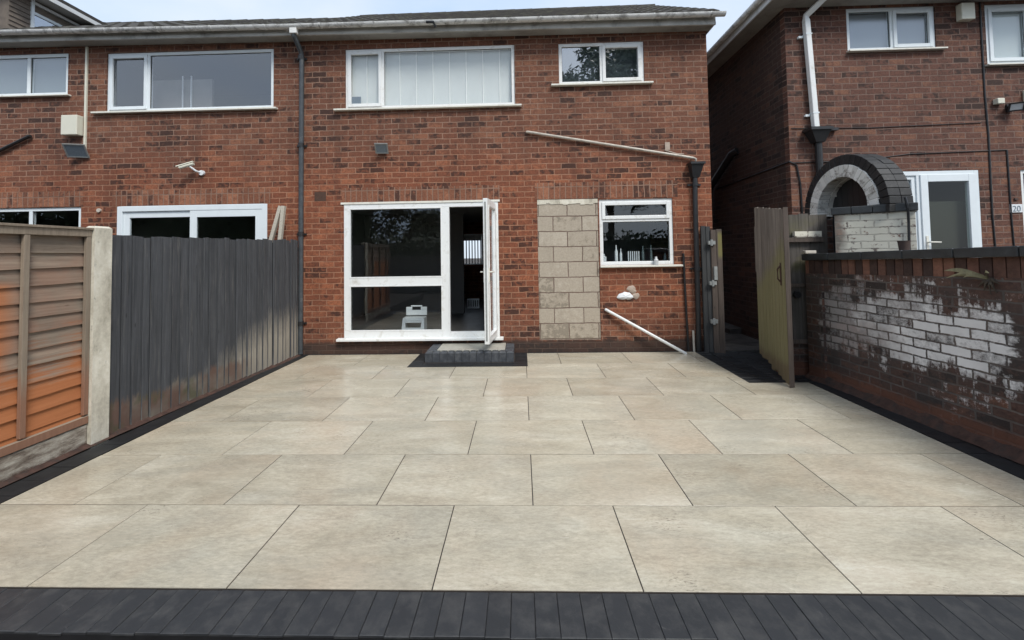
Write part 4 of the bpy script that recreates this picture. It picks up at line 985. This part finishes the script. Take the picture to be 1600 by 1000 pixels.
# white painted wall with arch gateway
ww = thing('painted_wall', 'low white painted brick wall with black coping under the arch', 'wall', (4.4, 3.4, 0))
Xw = Matrix.Translation((3.95, 3.29, 0)) @ Matrix.Rotation(R(-40.5), 4, 'Z')
m = MB(Xw); m.box(0, .74, 0, .34, .2, 2.09); m.build('brickwork', 'brick_whitewash', ww)
m = MB(Xw)
for i in range(4): m.box(-.03 + i * .2, .166 + i * .2, -.03, .38, 2.093, 2.185)
m.build('coping', 'coping', ww, bevel=.008)
MB(Xw).tube([(.66, -.045, 2.25), (.68, -.045, 2.12), (.68, -.02, 1.95), (.67, -.02, 1.4)], .013, 6).build('cable', 'pipe_black', ww)
ar = thing('brick_arch', 'round brick gateway arch with pale inner ring and dark outer ring', 'arch', (4.45, 3.63, 2.18))
def ring(mb, r0, r1, xa, xb, n, gap=.006, a0=-8, a1=188, cy=3.63, cz=2.19):
    for i in range(n):
        p, q = R(a0 + (a1 - a0) * i / n), R(a0 + (a1 - a0) * (i + 1) / n); e = gap / r1 / 2; p += e; q -= e; j = random.uniform(-.004, .004); rn = random.random()
        P = lambda x, r, t: (x, cy + r * math.cos(t), cz + r * math.sin(t))
        mb.hexa([P(xa + j, r0, p), P(xb, r0, p), P(xb, r1 + j, p), P(xa + j, r1 + j, p), P(xa + j, r0, q), P(xb, r0, q), P(xb, r1 + j, q), P(xa + j, r1 + j, q)], rn)
s = S('ring_dark', .6); rn = s.rnd(); c = s.mix(rn, (.009, .009, .010), (.026, .025, .024)); s.col(s.mix(s.ramp(s.noise(9, 5, .75), [(.55, 0.), (.75, .6)]), c, (.12, .115, .105))); s.bump(s.noise(25, 5, .8), .6, .005); M['ring_dark'] = s.m
s = S('ring_pale', .8); rn = s.rnd(); c = s.mix(rn, (.60, .585, .53), (.84, .82, .76)); c = s.mix(s.ramp(s.noise(7, 6, .8), [(.52, 0.), (.64, .8)]), c, (.12, .085, .06)); s.col(c); s.bump(s.noise(25, 5, .8), .6, .005); M['ring_pale'] = s.m
m = MB(); ring(m, .605, .735, 4.30, 4.44, 26); ring(m, .605, .735, 4.445, 4.58, 26); m.build('outer_ring', 'ring_dark', ar, bevel=.006)
m = MB(); ring(m, .44, .600, 4.285, 4.44, 24, gap=.004); m.build('inner_ring', 'ring_pale', ar, bevel=.005)
m = MB(); ring(m, .435, .598, 4.445, 4.575, 20, gap=0.); m.build('soffit_ring', 'ring_pale', ar)
m = MB(); ring(m, .598, .612, 4.31, 4.57, 40, gap=0); ring(m, .445, .6, 4.30, 4.57, 40, gap=0); m.build('mortar_core', 'pipe_black', ar)
m = MB()
m.box(4.30, 4.575, 4.07, 4.36, .2, 2.10)
m.build('jamb', 'brick_garden', ar)
m = MB()
for i in range(9):
    yc = 3.19 + i * .098 + .049; zt = 2.19 + math.sqrt(max(.0, .44 ** 2 - (yc - 3.63) ** 2)) + .02; m.box(4.50, 4.52, yc - .047, yc + .047, .3, zt, random.random())
m.build('shade_fill', 'pipe_black', ar)  # black boards added to stand for the shaded passage behind the arch
# gate leaf standing open into the patio
gt = thing('wooden_gate', 'mossy green vertical board gate standing open onto the patio', 'gate', (3.2, 3.05, 0))
ang = math.atan2(.93, .17); Xg = Matrix.Translation((3.175, 3.04, .0)) @ Matrix.Rotation(ang, 4, 'Z')
m = MB(Xg); x = 0
bz = [.02, .03, .06, .10, .09, .15, .17, .16, .2]
for i in range(9):
    wd = .104; zt = 2.17 + random.uniform(-.01, .01) + .012 * i; zb = bz[i] + random.uniform(-.01, .02)
    m.box(x + .002, x + wd - .002, .0 + random.uniform(-.003, .003), .022, zb, zt, random.random()); x += wd
m.box(.93, .97, .0, .02, 1.35, 2.0, .3)
m.build('boards', 'gate_moss', gt)
m = MB(Xg)
for z in (.45, 1.15, 1.85): m.box(.02, .92, -.045, -.004, z, z + .1, .5)
m.box(-.014, .0, -.03, .022, .01, 2.18, .2)
m.build('ledge_rail', 'gate_brown', gt)
m = MB(Xg); m.box(.10, .13, .024, .03, 1.22, 1.50); m.tube([(.115, .03, 1.26), (.115, .06, 1.30), (.115, .06, 1.42), (.115, .03, 1.46)], .010, 6); m.build('handle', 'rust', gt)
# grey screen panel behind it
sc = thing('screen_panel', 'weathered grey board screen between the mossy gate and garden wall', 'fence', (3.75, 3.6, 0))
m = MB(); x = 3.42; i = 0
while x < 4.04:
    wd = .13; zb = .45 if x < 3.8 else 1.2; m.box(x + .002, min(x + wd, 4.05) - .002, 3.56, 3.58, zb, 2.13 + random.uniform(-.012, .01), random.random()); x += wd
m.build('boards', 'gate_grey', sc)
for q in ((3.45, 3.97, 3.50, 3.559, 1.76, 1.82, .1), (3.45, 3.78, 3.52, 3.559, 1.16, 1.21, .1), (3.45, 3.79, 3.52, 3.559, .42, .47, .9)): MB().box(*q).build('rail', 'gate_brown', sc)
MB().box(3.58, 3.93, 3.495, 3.545, 1.822, 1.90).build('painted_strip', 'brick_whitewash', sc)
m = MB(); m.tube([(3.60, 3.55, 1.06), (3.60, 3.51, 1.06)], .045, 12); m.build('latch', 'pipe_black', sc)
MB().box(3.42, 3.80, 3.57, 3.75, -.05, .40).build('brick_base', 'brick_garden', sc)
# dark gate post section at the corner of the house
gp = thing('gate_post', 'narrow dark and brown board upright with hinges at the house corner', 'gate post', (3.08, 4.85, 0))
m = MB(); m.box(2.93, 3.0, 4.83, 4.87, .0, 2.07, .3); m.box(3.002, 3.065, 4.82, 4.86, .0, 2.06, .8); m.build('dark_boards', 'gate_dark', gp)
m = MB(); m.box(3.067, 3.15, 4.79, 4.83, .0, 2.0, .5); m.box(3.152, 3.235, 4.78, 4.82, -.02, 2.01, .2); m.build('brown_boards', 'gate_brown', gp)
for z in (.48, 1.1, 1.76):
    m = MB(); m.box(3.01, 3.12, 4.755, 4.778 + .01, z, z + .06); m.tube([(3.06, 4.76, z - .02), (3.06, 4.76, z + .08)], .02, 8); m.build('hinge', 'grey_metal', gp)
MB().box(3.09, 3.14, 4.76, 4.79, 1.18, 1.4).build('bolt_plate', 'grey_metal', gp)

# ------------------------------------------------------------------ behind the camera, mirrored in the window glass
def tree(x, y, h, rad, label, seed, n=4200):
    rd = random.Random(seed); o = thing('garden_tree', label, 'tree', (x, y, -.32), 'trees at the end of the garden')
    t = MB(); t.tube([(x, y, -.35), (x + .1, y, h * .3), (x - .1, y + .1, h * .62)], .2, 10, rr=[.26, .18, .09])
    cl = []
    for i in range(26):
        a, b = rd.uniform(0, 6.28), rd.uniform(-.6, 1); rr = rad * rd.uniform(.35, .95)
        c = Vector((x + rr * math.cos(a) * math.sqrt(max(0, 1 - b * b)), y + rr * math.sin(a) * math.sqrt(max(0, 1 - b * b)), h * .66 + b * h * .31)); cl.append((c, rad * rd.uniform(.2, .42)))
        if i < 12: t.tube([(x, y, h * rd.uniform(.25, .5)), tuple(Vector((x, y, h * .5)).lerp(c, .6)), tuple(c)], .05, 5, rr=[.09, .05, .02])
    t.build('trunk', 'bark', o)
    m = MB()
    for i in range(n):
        c, r = rd.choice(cl); v = Vector((rd.gauss(0, 1), rd.gauss(0, 1), rd.gauss(0, 1))).normalized() * r * rd.uniform(.5, 1.05); p = c + v
        a = Vector((rd.gauss(0, 1), rd.gauss(0, 1), rd.gauss(0, 1))).normalized(); b = a.cross(v).normalized(); s_ = rd.uniform(.10, .2)
        m.face([p, p + a * s_ + b * s_ * .5, p + a * s_ * 2, p + a * s_ - b * s_ * .5], [(0, 0), (.1, .1), (.2, 0), (.1, -.1)], rd.random())
    m.build('crown', 'leaf', o)
tree(5.2, -12.5, 14.4, 3.2, 'tall leafy tree at the end of the garden', 1, 9000)
tree(9.5, -15, 10, 3.0, 'broad leafy tree right of the tall one at the garden end', 2)
tree(-9.5, -13, 6.4, 2.8, 'middle sized bushy tree at the left end of the garden', 3)
tree(-5.8, -14, 4.0, 1.8, 'low bushy tree at the end of the garden', 4)
tree(-14, -12, 7.0, 3.4, 'tall bushy tree far left at the end of the garden', 5)
tree(-19.5, -12, 7.6, 3.6, 'broad bushy tree at the far left corner of the garden end', 6)
tree(-25, -11, 8.0, 3.8, 'widest bushy tree beyond the left corner of the garden', 7)
m = MB(); rd = random.Random(9)
for i in range(9000):
    p = Vector((rd.uniform(-32, 16), rd.uniform(-11.4, -10.2), rd.uniform(-.3, 2.7))); p.z *= 1.6 if p.x < -8.5 else 1.; a = Vector((rd.gauss(0, 1), rd.gauss(0, 1), rd.gauss(0, 1))).normalized(); b = a.cross(Vector((.3, .5, .8))).normalized(); q = rd.uniform(.12, .24)
    m.face([p, p + a * q + b * q * .5, p + a * q * 2, p + a * q - b * q * .5], [(0, 0), (.1, .1), (.2, 0), (.1, -.1)], rd.random())
m.box(-8.5, 16, -11.1, -10.5, -.3, 2.3); m.box(-32, -8.5, -11.1, -10.5, -.3, 4.0)
he = m.build('hedge', 'leaf', loc=(-8, -11, -.3)); tag(he, 'long clipped hedge beyond the back fence', 'hedge')
bf = thing('back_fence', 'timber board fence closing the far end of the garden', 'fence', (0, -9.5, -.3))
m = MB(); x = -9.
while x < 9.: m.box(x, x + .14, -9.5, -9.47, -.3, 1.6 + random.uniform(-.01, .01), random.random()); x += .15
m.build('boards', 'gate_grey', bf)
MB().box(-9, 9, -9.54, -9.505, 1.1, 1.2).build('rail', 'gate_brown', bf)
